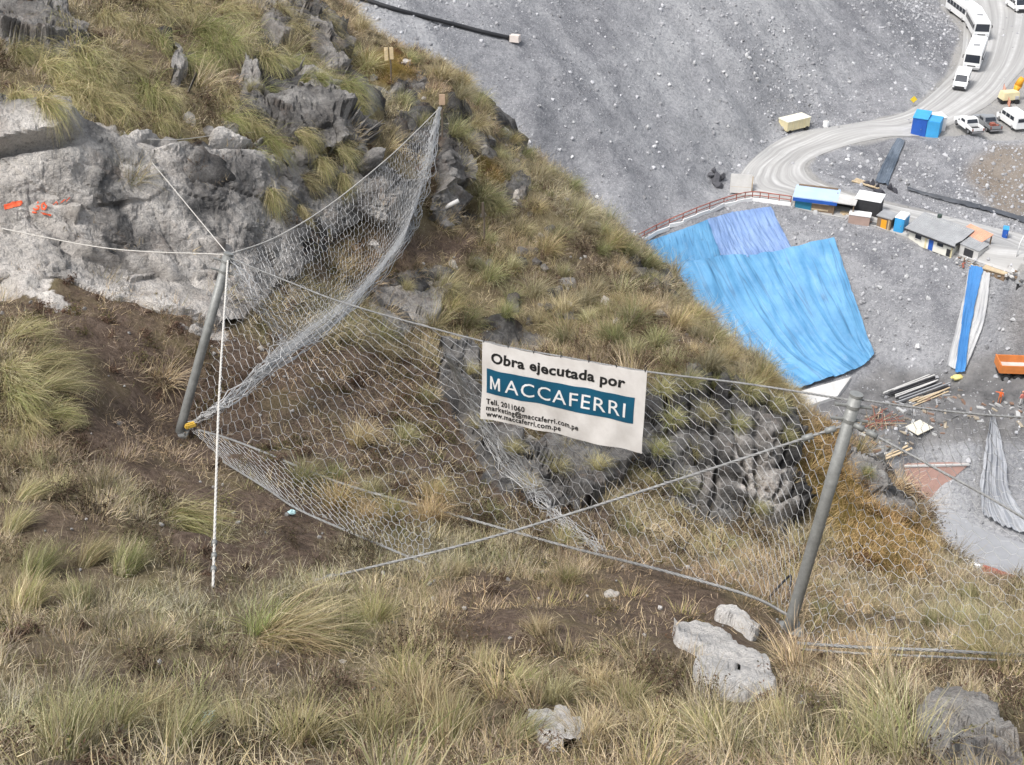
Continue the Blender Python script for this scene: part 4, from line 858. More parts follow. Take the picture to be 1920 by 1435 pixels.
rock_face('rock_face', [(1585,825),(1640,880),(1720,960),(1690,985),(1640,925),(1595,880)], 'broken dark rock edge right of the orange moss slope', 3.4, .9, lambda x, y: x*0+.3)

rock_face('rock_face', [(415,215),(470,180),(560,170),(640,200),(700,250),(690,290),(600,282),(500,262)], 'broken grey rock band around the yellow marker', 3.4, 1.0, lambda x, y: x*0+.15)
rock_face('rock_face', [(640,285),(720,300),(775,350),(780,425),(700,425),(650,380)], 'bulging grey rock behind the upper part of the drooping net', 3.4, .8, lambda x, y: x*0+.45)
rock_face('rock_face', [(455,120),(490,150),(520,215),(480,210),(450,170)], 'tall leaning grey rock on the grassy upper slope', 3.2, .8, lambda x, y: x*0+.3)
rock_face('rock_face', [(800,230),(850,240),(880,330),(850,420),(800,400),(815,320)], 'grey rocky strip right of the drooping net', 3.4, .9, lambda x, y: x*0+.25)
rock_face('rock_face', [(1258,1188),(1330,1196),(1395,1225),(1440,1262),(1462,1312),(1400,1318),(1325,1312),(1298,1275),(1335,1245),(1270,1210)], 'big whitish limestone slab lying in front of the right post', 3, .22, lambda x, y: x*0+1, None, .10, M_rockw)
rock_face('rock_face', [(980,1345),(1045,1338),(1105,1390),(1092,1412),(1040,1408),(992,1372)], 'pale flat rock at the bottom edge of the picture', 3, .16, lambda x, y: x*0+1, None, .07, M_rockw)
rock_face('rock_face', [(1730,1345),(1770,1318),(1830,1335),(1880,1375),(1930,1440),(1740,1445),(1715,1390)], 'large dark grey rock in the bottom right corner', 3.4, .3, lambda x, y: x*0+.45, None, .08)
rock_face('rock_face', [(1335,1145),(1372,1150),(1425,1195),(1410,1206),(1365,1170),(1335,1160)], 'long pale rock left of the right post foot', 2.6, .2, lambda x, y: x*0+1, None, .10, M_rockw)
for pl_, lb in (([(318,98),(354,103),(360,174),(323,170)], 'narrow upright grey rock between hanging tussocks'), ([(552,138),(602,142),(652,198),(660,238),(600,216),(562,182)], 'slanting grey rock rib right of the yellow marker'), ([(452,-15),(528,-15),(562,60),(540,82),(488,42)], 'grey rock showing through the grass at the top edge'), ([(572,58),(622,80),(648,142),(608,142)], 'steep grey rock slab just below the skyline')):
    rock_face('rock_face', pl_, lb, 3.2, .7, lambda x, y: x*0+.4, None, .28)
def boulder_mesh(seed, cuts=26, rough=.08):
    r = np.random.default_rng(seed); bm = bmesh.new(); bmesh.ops.create_icosphere(bm, subdivisions=4, radius=1); V = np.array([v.co[:] for v in bm.verts]); 
    for k in range(cuts):
        n_ = r.normal(0, 1, 3); n_ /= np.linalg.norm(n_); d = r.uniform(.42, .8); e = np.maximum(0, V@n_-d); V -= e[:, None]*n_*.94
    V += (V/np.linalg.norm(V, axis=1)[:, None])*(fbm(V+seed*3, 2.2, 4, seed)*rough*2+fbm(V, 8, 3, seed+4)*rough*.6)[:, None]
    for v, c in zip(bm.verts, V): v.co = c
    me = bpy.data.meshes.new('boulder'); bm.to_mesh(me); bm.free(); return me
BO = {m: [boulder_mesh(s+k, 30) for k in range(5)] for m, s in ((0, 10), (1, 30), (2, 50))}
for m, mt in ((0, M_rock), (1, M_rockp), (2, M_rockd)):
    for me in BO[m]: me.materials.append(mt)
def boulder(px, py, w, h, label, kind=0, group=None, sink=.3, yaw=None, thick=None):
    l, no = hit(px, py)
    if l is None: return
    k = depth_of(l)/FPX; a, c = w*k/2, h*k/2; o = link('boulder', random.choice(BO[kind])); o.location = l-no*c*sink
    o.rotation_euler = (random.uniform(-.3, .3), random.uniform(-.3, .3), random.uniform(0, 6.28) if yaw is None else yaw); o.scale = (a, (a+c)/2 if thick is None else thick*k/2, c*1.15); return tag(o, label, 'rock', group)
G1 = 'rocks on the upper slope'; 
for px, py, w, h, k, l in ((470,175,55,95,0,'tall grey rock standing among tussocks left of the yellow tag'),(336,130,34,60,0,'narrow grey rock between hanging tussocks on the upper slope'),(240,36,44,26,0,'small pale rock near the top left grass'),(590,165,70,46,2,'dark grey rock right above the yellow tag'),(545,215,60,40,2,'dark rock just below the yellow tag'),(430,238,90,34,0,'low flat rock ledge above the lying cable'),(220,195,70,40,0,'dark rock block on the lip of the pale cliff'),(90,170,100,46,0,'dark rock lip under tussocks at far left'),(305,225,60,36,0,'rounded grey rock at the cliff lip'),
 (160,215,70,40,0,'dark stained block above the pale cliff'),(355,225,70,44,1,'pale stepped rock above the lying cable'),(395,245,60,34,0,'grey stepped block at the right of the pale stepped rock'),(250,205,64,44,0,'weathered grey block on the lip of the pale cliff'),(560,290,80,56,0,'grey block in the rock band left of the net top'),(520,335,70,60,0,'dark block in the rock band above the left post'),(610,330,70,60,0,'jointed grey block in the rock band'),(690,300,100,44,0,'long overhanging grey rock seen through the net'),(700,462,60,46,1,'pale rock low behind the drooping net'),(640,400,90,60,0,'grey rock at the middle of the drooping net'),
 (785,148,62,34,0,'grey flat-topped rock on the crest'),(740,170,60,44,0,'grey rock below the marker boards'),(885,232,34,54,0,'upright rock on the crest right of the net top'),(915,218,30,30,2,'dark rock on the crest edge'),(1015,292,26,34,0,'small upright rock on the crest edge'),(975,296,18,20,1,'tiny pale rock on the crest'),(1065,346,26,24,0,'pale rock at the crest edge above the orange grass'),(875,332,40,26,0,'grey rock in the yellow grass right of the net'),(840,300,40,50,0,'upright grey rock just right of the net top'),(835,420,70,36,0,'grey rock beside the white pipe'),
 (860,655,70,44,1,'pale pointed rock above the banner cable'),(1062,580,50,40,1,'whitish rock in the mid slope grass'),(1108,598,30,26,0,'small grey rock right of the whitish one'),(1218,532,44,58,0,'grey rock on the crest beside the blue sheet'),(1188,508,30,34,0,'small grey crest rock'),(905,405,20,28,1,'small pale rock near the thin stake'),(930,460,26,18,1,'white stone on the brown path'),(1180,368,14,12,1,'tiny white stone on the crest grass'),
 (370,622,56,50,1,'pinkish rock just right of the leaning left post'),(420,640,34,34,1,'small pinkish rock beside the white rope'),(345,615,30,36,1,'pale rock left of the leaning post'),(490,655,30,24,1,'small pale stone under the net edge'),
 (1300,692,44,30,0,'grey rock above the dark outcrop'),(1170,850,60,44,0,'dark rock below the banner corner'),(1105,835,70,40,1,'pale rock right under the banner'),(1000,830,60,40,1,'pale rock under the banner middle'),(920,940,60,44,2,'dark rock low in the gully'),(980,985,50,34,2,'dark stone at the gully foot'),
 (1470,1342,46,26,0,'small grey stone right of the big white slab'),(1150,1116,52,26,1,'pale angular stone on the brown soil'),(640,1240,30,14,1,'thin white stone in the grass'),(1625,905,50,36,0,'broken grey rock on the ridge edge'),(1665,950,44,30,0,'grey rock low on the ridge edge'),(1600,860,44,34,2,'dark rock at the top of the ridge edge')):
    boulder(px, py, w, h, l, k, G1 if py < 700 else None, .3)

# ------------------------------------------------------------------ small things on the near slope
M_wood = paint((.78, .62, .38), .8, 0, .2, 14, 'raw_wood'); M_stake = paint((.16, .13, .10), .8, 0, .2, 14, 'grey_stake'); M_tagy = paint((.75, .66, .05), .5, 0, .1, 9, 'yellow_card'); M_tan = paint((.60, .43, .30), .8, 0, .15, 9, 'tan_board')
def marker(px, py, ptop, boards, label, mat):
    l, no = hit(px, py); k = depth_of(l)/FPX; H_ = (py-ptop)*k/.86; t = thing('marker_stake', label, 'stake', l)
    b = MB(); b.tube([(0, 0, -.15), (.02, 0, H_*.5), (0, 0, H_)], .022, 6); b.build('stick', M_stake, t)
    for x, w, h in boards: b = MB(); b.box((x*k, -.03, H_-h*k*.5), (w*k, .025, h*k/.9), R(4)); b.build('board', mat, t, False, .004)
    return t
marker(733, 156, 98, ((-6, 7, 22), (4, 7, 20)), 'stake with two pale yellow boards on the upper crest', M_wood)
marker(829, 258, 186, ((2, 11, 18),), 'stake with one tan board at the far top of the net', M_tan)
marker(907, 458, 385, ((-1, 4, 26),), 'thin leaning stake with a narrow board beside the brown path', M_stake)
l, no = hit(562, 208); b = MB(); b.box((0, 0, .13), (.20, .03, .30), R(20), (.9, 1), (.03, 0)); b.box((.02, 0, -.03), (.03, .03, .16)); o = b.build('yellow_marker', M_tagy, None, False, .01); o.location = l; o.rotation_euler = (-.5, .3, 0); tag(o, 'small yellow marker card stuck among the rocks', 'marker')
l, no = hit(836, 400); b = MB(); b.tube([(-.28, -.05, .02), (0, 0, .14), (.28, .06, .27)], .05, 10); o = b.build('plastic_pipe', paint((.72, .70, .66), .5, 0, .08, 5), None, True); o.location = l; tag(o, 'short white plastic pipe lying beside the brown path', 'pipe')
M_lit = paint((.42, .62, .64), .3, 0, .2, 20, 'pale_plastic')
for px, py, s, lb in ((388, 1361, .09, 'crumpled pale blue plastic litter in the foreground grass'), (549, 967, .07, 'small crumpled pale blue litter beside the ground mesh')):
    l, no = hit(px, py); me = boulder_mesh(int(px), 22, .2); me.materials.append(M_lit); o = link('plastic_litter', me); o.location = l+Vector((0, 0, s*.7)); o.scale = (s, s*.8, s*.7); tag(o, lb, 'litter')
# orange survey paint on the cliff
M_or = paint((.72, .10, .03), .7, 0, .25, 20, 'orange_paint')
def on_face(px, py, off=.012):
    d = Vector(ray(px, py)).normalized(); best = None
    for tr in [HB]+ROCKTREES[:1]:
        l, n_, i, ds = tr.ray_cast(O3, d)
        if l is not None and (best is None or ds < best[1]): best = (l, ds)
    return best[0]-d*off
def stroke(pts, w, parent):
    V, F = [], []; c = [(pts[i][0]+(pts[i+1][0]-pts[i][0])*f, pts[i][1]+(pts[i+1][1]-pts[i][1])*f) for i in range(len(pts)-1) for f in (0, .2, .4, .6, .8)]+[pts[-1]]
    for i, (x, y) in enumerate(c):
        x2, y2 = c[min(i+1, len(c)-1)]; x1, y1 = c[max(i-1, 0)]; dx, dy = x2-x1, y2-y1; l = math.hypot(dx, dy) or 1; ww = w*random.uniform(.6, 1.2)/2
        for s in (-1, 0, 1): V.append(tuple(on_face(x-dy/l*ww*s, y+dx/l*ww*s)))
    for i in range(len(c)-1):
        for s in (0, 1): F.append((i*3+s, i*3+s+1, (i+1)*3+s+1, (i+1)*3+s))
    return link('paint_stroke', mesh_np('paint_stroke', np.array(V), np.array(F)), M_or, None)
o = thing('paint_mark', 'orange spray paint number 60 on the pale rock face', 'paint mark', on_face(75, 388))
for pts in ([(72,379),(65,382),(62,389),(66,394),(72,392),(73,387),(66,386)], [(82,380),(78,385),(79,392),(84,393),(87,387),(82,380)], [(60,398),(78,400),(96,404)]): par(stroke(pts, 3.4, None), o)
o = thing('paint_mark', 'solid orange paint smear on the rock face at the left edge', 'paint mark', on_face(25, 384))
for pts in ([(8,386),(24,381),(42,379)], [(8,391),(26,386),(40,383)], [(8,384),(14,390)]): par(stroke(pts, 5.5, None), o)
o = thing('paint_mark', 'faint thin orange paint strokes right of the number', 'paint mark', on_face(115, 378))
for pts in ([(98,386),(106,378),(108,384)], [(112,382),(122,374)], [(124,378),(131,370)]): par(stroke(pts, 1.8, None), o)

# ------------------------------------------------------------------ the workings below: stones, sheets, buildings, vehicles
def mh(px, py, lift=0): l, n_ = hit(px, py, MBt); return l+Vector((0, 0, lift))
def az(p, q): d = q-p; return math.atan2(d.y, d.x)
def glassm(): return paint((.03, .035, .045), .12, 0, .1, 2, 'dark_glass')
M_wh = paint((.80, .80, .79), .35, 0, .04, .6, 'white_paint'); M_gl = glassm(); M_tyre = paint((.02, .02, .02), .85, 0, .2, 5, 'tyre'); M_rim = paint((.35, .35, .36), .4, .5, .1, 4, 'rim')
M_dark = paint((.03, .03, .033), .8, 0, .3, 1, 'dark_cloth'); M_grey = paint((.33, .335, .34), .6, .2, .15, .8, 'grey_sheet'); M_cream = paint((.66, .58, .36), .6, 0, .12, 1, 'cream_paint'); M_conc = paint((.50, .49, .47), .9, 0, .15, .7, 'concrete')
M_blue = paint((.02, .10, .42), .5, 0, .15, .8, 'blue_paint'); M_sky = paint((.05, .32, .62), .5, 0, .15, .8, 'azure_paint'); M_tealw = paint((.02, .17, .27), .7, 0, .2, .8, 'teal_sheet'); M_brown = paint((.20, .14, .09), .85, 0, .25, 1.5, 'old_timber'); M_rust = paint((.30, .10, .07), .8, 0, .25, 1.5, 'rust_red'); M_orange = paint((.60, .20, .05), .6, 0, .15, 1, 'orange_paint_old'); M_salmon = paint((.60, .30, .20), .8, 0, .15, .8, 'faded_red_sheet'); M_pink = paint((.34, .21, .175), .9, 0, .15, .6, 'reddish_concrete'); M_plank = paint((.48, .38, .25), .85, 0, .2, 2, 'sawn_timber'); M_skyroof = paint((.42, .55, .74), .5, 0, .1, .6, 'pale_blue_sheet'); M_amber = paint((.75, .33, .02), .6, 0, .12, 1, 'amber_paint')

# loose stones: a mass of small ones and single pale boulders
def stone(seed, cuts=9):
    r = np.random.default_rng(seed); bm = bmesh.new(); bmesh.ops.create_icosphere(bm, subdivisions=1, radius=1); V = np.array([v.co[:] for v in bm.verts])*r.uniform(.7, 1.2, 3)
    V += r.normal(0, .14, V.shape)
    for v, c in zip(bm.verts, V): v.co = c
    me = bpy.data.meshes.new('stone'); bm.to_mesh(me); bm.free(); return me
def stone_mat(inst):
    m, n, b = new_mat('loose_stone'); t = N(n, 'Attribute') if inst else N(n, 'ObjectInfo')
    if inst: t.attribute_type = 'INSTANCER'; t.attribute_name = 'tint'
    c = mixc(n, 1.0, ramp(n, noise(n, 3, 4, .7, coords(n)), [(.3, (.7, .7, .7)), (.7, (1, 1, 1))]), t.outputs['Color'], 'MULTIPLY'); n.links.new(c, b.inputs['Base Color']); b.inputs['Roughness'].default_value = .9; return m
scol = bpy.data.collections.new('stone_prototypes'); M_si = stone_mat(True); M_so = stone_mat(False)
for k in range(6):
    me = stone(k); me.materials.append(M_si); scol.objects.link(bpy.data.objects.new('s%02d' % k, me))
r = np.random.default_rng(99); n = 300000; x = r.uniform(-60, 110, n); y = r.uniform(85, 260, n)
i_ = np.clip(((x+110)/230*(NXm-1)), 0, NXm-2).astype(int); j_ = np.clip(((y-70)/230*(NYm-1)), 0, NYm-2).astype(int); gi_ = j_*NXm+i_
fx = (x+110)/230*(NXm-1)-i_; fy = (y-70)/230*(NYm-1)-j_; Zm = Pm[:, 2]
z = Zm[gi_]*(1-fx)*(1-fy)+Zm[gi_+1]*fx*(1-fy)+Zm[gi_+NXm]*(1-fx)*fy+Zm[gi_+NXm+1]*fx*fy
Q = np.stack([x, y, z], 1); qx, qy, _d = to_px(Q); den = np.clip(.5+1.6*fbm(Q, .05, 4, 21), .12, 1)*(1-.97*flat[gi_])
TARPS = [[(1190,455),(1330,405),(1444,386),(1490,468),(1562,446),(1642,668),(1500,740),(1420,770)], [(1816,498),(1860,508),(1815,702),(1770,688)], [(1850,780),(1870,780),(1960,1020),(1830,970)], [(1680,258),(1700,264),(1668,354),(1636,346)]]
keep = (~inpolys(qx, qy, TARPS))&(qx > 500)&(qx < 2050)&(qy > -60)&(qy < 1150)&(r.uniform(0, 1, n) < den); Q = Q[keep]; n = len(Q)
sz = .045+.07*r.pareto(2.6, n); sz = np.clip(sz, .045, .30); br = np.clip(r.normal(.33, .11, n)+(sz > .14)*.08, .13, .6); T = np.stack([br, br, br*1.03], 1)
st = instancer('loose_stones', Q, r.uniform(0, 6.28, (n, 3)), sz, r.integers(0, 6, n), T, scol); tag(st, 'countless small grey stones strewn over the gravel slopes below', 'stones')
bigpx = [(705,14),(560+745,205),(1196,182),(1255,160),(1235,140),(1075,230),(1050,282),(1073,295),(1120,370),(1145,268),(1215,240),(1232,268),(1190,240),(1226,276),(1400,105),(1405,110),(1356,136),(1362,142),(1330,170),(1328,153),(1500,143),(1517,142),(1485,182),(1581,154),(1593,155),(1600,120),(1619,34),(1698,82),(1710,88),(1647,85),(1420,150),(1430,95),(1302,120),(1316,152),(1365,238),(1400,95),(1415,140),(1458,190),(1540,120),(1560,175),(1470,60),(1380,46),(1240,50),(1090,150),(1150,90),(1010,200),(1130,330),(1180,300),(1270,220),(1290,300),(1350,190),(1440,210),(1520,200),(1615,290),(1650,300),(1590,300),(1560,310),(1590,280),(1780,300),(1745,350),(1800,320),(1840,300),(1720,310),(1850,350),(1700,340),(1535,418),(1600,460),(1620,500),(1680,480),(1700,520),(1560,440),(1650,540),(1740,560),(1780,540),(1680,600),(1650,640),(1720,650),(1900,600),(1880,620),(1760,480),(1530,400),(1640,470)]
bm_ = [stone(20+k) for k in range(5)]
for me in bm_: me.materials.append(M_so)
for px, py in bigpx:
    if any(inpoly(np.array([float(px)]), np.array([float(py)]), t_)[0] for t_ in TARPS): continue
    o = link('stone', random.choice(bm_)); o.location = mh(px, py, .05); s = random.uniform(.16, .36); o.scale = (s*random.uniform(.9, 1.5), s, s*.8); o.rotation_euler = [random.uniform(0, 6) for _ in range(3)]
    c = random.uniform(.42, .66); o.color = (c, c, c, 1); tag(o, unique(('pale', 'small whitish', 'light grey', 'angular white'), 'stone', px, py, LMF, 'pale loose stone lying on the grey gravel slope'), 'stone', 'pale loose stones on the gravel slopes')

# road surface: a strip with wheel ruts
def px_curve(pts, n):
    c = curve([Vector((a, b, 0)) for a, b in pts], n); return [(p.x, p.y) for p in c]
def road(name, left, right, mat, n=150, m=14, lift=.06):
    L, R_ = px_curve(left, n), px_curve(right, n); V = []; U = []
    for i in range(n):
        a, b = mh(*L[i]), mh(*R_[i]); 
        for j in range(m+1):
            f = j/m; p = a.lerp(b, f); q, _n = drop(p.x, p.y, MBt); V.append((p.x, p.y, q.z+lift+.03*math.sin(f*3.14))); U.append((f, i/n))
    me = mesh_np(name, np.array(V), grid_faces(m+1, n), True); U = np.array(U); vfloat(me, 'ru', U[:, 0]); vfloat(me, 'rv', U[:, 1]); o = link(name, me, mat); o['kind'] = 'structure'; return o
def road_mat():
    m, n, b = new_mat('dirt_road'); u = N(n, 'Attribute'); u.attribute_name = 'ru'; v = N(n, 'Attribute'); v.attribute_name = 'rv'; cb = N(n, 'CombineXYZ'); n.links.new(u.outputs['Fac'], cb.inputs[0]); n.links.new(v.outputs['Fac'], cb.inputs[1])
    mp = N(n, 'Mapping'); mp.inputs['Scale'].default_value = (16, 5, 1); n.links.new(cb.outputs[0], mp.inputs[0]); f = noise(n, 1, 5, .6, mp.outputs[0]); g = noise(n, .5, 6, .7, geo(n))
    c = ramp(n, f, [(.34, (.27, .266, .258)), (.48, (.345, .34, .33)), (.62, (.47, .465, .455))]); c = mixc(n, ramp(n, g, [(.4, (0, 0, 0)), (.7, (.7, .7, .7))]), c, (.34, .333, .32)); n.links.new(c, b.inputs['Base Color']); b.inputs['Roughness'].default_value = .95; bump(n, b, f, .6, .2); return m
M_road = road_mat()
road('dirt_road', [(1765,-40),(1800,20),(1806,60),(1800,110),(1775,150),(1700,210),(1600,232),(1500,248),(1440,276),(1392,322),(1380,360),(1440,376),(1520,398),(1600,414),(1700,446),(1800,480),(1960,536)],
     [(1960,-40),(1950,40),(1930,110),(1900,150),(1850,200),(1740,252),(1660,258),(1580,276),(1525,298),(1508,316),(1520,336),(1550,350),(1600,368),(1650,380),(1700,392),(1800,412),(1960,452)], M_road)
road('lower_road', [(1560,920),(1700,938),(1760,945),(1840,990),(1960,1032),(2200,1090)], [(1560,1010),(1700,1030),(1760,1045),(1840,1080),(1960,1120),(2200,1180)], paint((.27, .275, .285), .9, 0, .12, .4, 'grey_concrete_road'), 60, 8)

# draped sheets
def sheet_mat(name, stops, wear_highlight=(.45, .60, .78), ws=.5):  # pale streaks: wear lines and painted highlights in one colour
    m, n, b = new_mat(name); u = N(n, 'Attribute'); u.attribute_name = 'su'; v = N(n, 'Attribute'); v.attribute_name = 'sv'; cb = N(n, 'CombineXYZ'); n.links.new(u.outputs['Fac'], cb.inputs[0]); n.links.new(v.outputs['Fac'], cb.inputs[1])
    mp = N(n, 'Mapping'); mp.inputs['Scale'].default_value = (38, 2.2, 1); n.links.new(cb.outputs[0], mp.inputs[0]); f = noise(n, 1, 6, .7, mp.outputs[0]); g = noise(n, .35, 5, .65, geo(n))
    c = ramp(n, g, stops); c = mixc(n, ramp(n, f, [(.54, (0, 0, 0)), (.80, (ws*.8,)*3)]), c, wear_highlight); mp2 = N(n, 'Mapping'); mp2.inputs['Scale'].default_value = (9, .45, 1); mp2.inputs['Rotation'].default_value = (0, 0, .05); n.links.new(cb.outputs[0], mp2.inputs[0]); cr = noise(n, 1, 3, .55, mp2.outputs[0])
    c = mixc(n, ramp(n, cr, [(.455, (0, 0, 0)), (.47, (.6, .6, .6)), (.485, (0, 0, 0)), (.60, (0, 0, 0)), (.61, (.45, .45, .45)), (.62, (0, 0, 0))]), c, mixc(n, .7, c, (.02, .05, .10)))  # thin dark lines put the shade of fold creases into the colour
    c = mixc(n, ramp(n, noise(n, .9, 6, .7, geo(n)), [(.58, (0, 0, 0)), (.78, (.22, .22, .22))]), c, (.34, .38, .42))
    n.links.new(c, b.inputs['Base Color']); b.inputs['Roughness'].default_value = .6; bump(n, b, f, .35, .25); return m
def sheet(name, top, bot, left, right, mat, lift=.15, amp=.12, freq=9, nu=90, nv=60, seed=1, label='', cat='tarpaulin', group=None, fan=0, tree=None):
    T, B, L, R_ = [px_curve(k, 100) if len(k) > 2 else [(k[0][0]+(k[1][0]-k[0][0])*i/99, k[0][1]+(k[1][1]-k[0][1])*i/99) for i in range(100)] for k in (top, bot, left, right)]
    g = lambda c, f: np.array(c[min(99, int(round(f*99)))]); rd_ = np.random.default_rng(seed); ph = rd_.uniform(0, 6.28, 6); V = []; U = []; nn = []
    for j in range(nv+1):
        for i in range(nu+1):
            u, v = i/nu, j/nv
            p = g(T, u)*(1-v)+g(B, u)*v+g(L, v)*(1-u)+g(R_, v)*u-(np.array(T[0])*(1-u)*(1-v)+np.array(T[-1])*u*(1-v)+np.array(B[0])*(1-u)*v+np.array(B[-1])*u*v)
            l, no = hit(p[0], p[1], MBt); V.append(l[:]); nn.append(no[:]); U.append((u, v))
    V = np.array(V); U = np.array(U); nn = np.array(nn); Vs = V.reshape(nv+1, nu+1, 3).copy(); Ns = nn.reshape(nv+1, nu+1, 3)
    for _ in range(6):
        for A in (Vs, Ns): A[1:-1, 1:-1] = (A[1:-1, 1:-1]*2+A[:-2, 1:-1]+A[2:, 1:-1]+A[1:-1, :-2]+A[1:-1, 2:])/6
    Q = Vs.reshape(-1, 3); nn = Ns.reshape(-1, 3); nn /= np.linalg.norm(nn, axis=1)[:, None]; u, v = U[:, 0], U[:, 1]; uu = u+.03*np.sin(5*v+ph[0])
    w = sum(a*np.sin(freq*k*uu*6.28/2+ph[k]+1.3*np.sin(3*v+ph[5-k])) for k, a in ((1, .5), (2, .3), (3, .25)))*(.35+.65*v)+fbm(np.stack([u*freq*1.7, v*1.5, u*0], 1), 1, 4, seed)*1.4
    w = w*amp+(1-np.abs(fbm(np.stack([u*freq*.8+v*2, v*2-u, u*0+seed], 1), 1, 3, seed+5))*4).clip(0, 1)*amp*.7
    Q = Q+nn*(lift+w+amp)[:, None]; me = mesh_np(name, np.r_[Q, Q-nn*.02], np.r_[grid_faces(nu+1, nv+1), grid_faces(nu+1, nv+1)[:, ::-1]+len(Q)], True)
    vfloat(me, 'su', np.r_[u, u]); vfloat(me, 'sv', np.r_[v, v]); return tag(link(name, me, mat), label, cat, group)
M_t1 = sheet_mat('azure_tarp', [(.35, (.07, .225, .41)), (.65, (.11, .30, .50))], (.30, .44, .58), .5); M_t2 = sheet_mat('periwinkle_tarp', [(.35, (.13, .215, .42)), (.65, (.19, .29, .49))], (.36, .45, .62)); M_t3 = sheet_mat('white_sheet', [(.35, (.40, .40, .41)), (.65, (.50, .50, .49))], (.32, .33, .35), .4); M_t4 = sheet_mat('blue_strip', [(.35, (.02, .14, .38)), (.65, (.04, .20, .48))], (.15, .32, .55), .3); M_t5 = sheet_mat('silver_sheet', [(.35, (.24, .25, .27)), (.65, (.34, .35, .37))], (.60, .61, .63), .9); M_t6 = sheet_mat('wet_liner', [(.35, (.05, .065, .085)), (.65, (.12, .15, .19))], (.6, .68, .78), 1.0)  # on wet_liner the pale streaks are a painted highlight on the water
GT = 'blue tarpaulins over the slope'
sheet('tarpaulin', [(1190,462),(1260,438),(1330,412)], [(1215,530),(1280,510),(1352,490)], [(1190,462),(1215,530)], [(1330,412),(1352,490)], M_t1, .12, .05, 12, 60, 24, 3, 'azure tarpaulin strip below the red railing, upper left of the sheets', group=GT)
sheet('tarpaulin', [(1325,413),(1380,400),(1444,391)], [(1352,488),(1420,482),(1486,470)], [(1325,413),(1352,488)], [(1444,391),(1486,470)], M_t2, .18, .09, 16, 80, 40, 4, 'crinkled periwinkle tarpaulin at the top of the covered slope', group=GT)
sheet('tarpaulin', [(1200,486),(1290,492),(1350,482),(1420,479),(1480,468),(1562,450)], [(1430,768),(1490,738),(1560,712),(1610,692),(1637,666)], [(1200,486),(1260,590),(1340,690),(1430,768)], [(1562,450),(1590,530),(1620,620),(1637,666)], M_t1, .30, .16, 11, 200, 90, 5, 'huge bright blue tarpaulin covering the slope below the site huts', group=GT)
sheet('tarpaulin', [(1818,502),(1838,505),(1858,511)], [(1775,684),(1795,694),(1812,692)], [(1818,502),(1800,590),(1775,684)], [(1858,511),(1845,600),(1812,692)], M_t3, .15, .10, 5, 30, 60, 6, 'long white sheet strip down the slope under a blue one', group=GT)
sheet('tarpaulin', [(1820,501),(1832,503),(1846,506)], [(1792,698),(1800,700),(1812,699)], [(1820,501),(1806,590),(1792,698)], [(1846,506),(1822,600),(1812,699)], M_t4, .42, .07, 3, 20, 60, 7, 'narrow blue strip lying along the white sheet', group=GT)
sheet('plastic_sheet', [(1857,785),(1860,784),(1863,785)], [(1838,966),(1868,984),(1900,998),(1950,1014)], [(1857,785),(1840,850),(1834,920),(1838,966)], [(1863,785),(1876,850),(1892,930),(1950,1014)], M_t5, .3, .30, 7, 60, 70, 8, 'silvery pleated plastic sheet fanning down the bank at right', 'plastic sheet')
sheet('drain_liner', [(1683,262),(1690,264),(1697,267)], [(1640,343),(1652,347),(1664,350)], [(1683,262),(1660,300),(1640,343)], [(1697,267),(1680,310),(1664,350)], M_t6, .15, .16, 2, 16, 40, 9, 'wet dark drainage liner with water running down the stony bank', 'drain')
sheet('drain_liner', [(1700,352),(1780,374),(1860,392),(1960,424)], [(1700,358),(1780,381),(1860,401),(1960,433)], [(1700,352),(1700,358)], [(1960,424),(1960,433)], paint((.06, .065, .075), .6, 0, .3, .6, 'black_liner'), .1, .12, 11, 70, 4, 10, 'dark plastic-lined ditch along the foot of the stony bank', 'drain')

# black pipe on the gravel slope
pts = [mh(px, py, .32) for px, py in ((560,-45),(620,-18),(680,3),(740,22),(800,38),(860,53),(910,66),(955,76))]
o = thing('pipeline', 'long black pipe running down the gravel slope to a pale block', 'pipe', pts[-1]); b = MB(); b.tube(curve(pts, 60), .26, 10); par(b.build('tube', M_black, None, True), o)
b = MB(); b.box(pts[-1]+Vector((.7, -.2, 0)), (1.25, .8, .85), R(-20), (.94, .94)); par(b.build('end_block', paint((.62, .55, .50), .85, 0, .1, 2), None, False, .04), o)

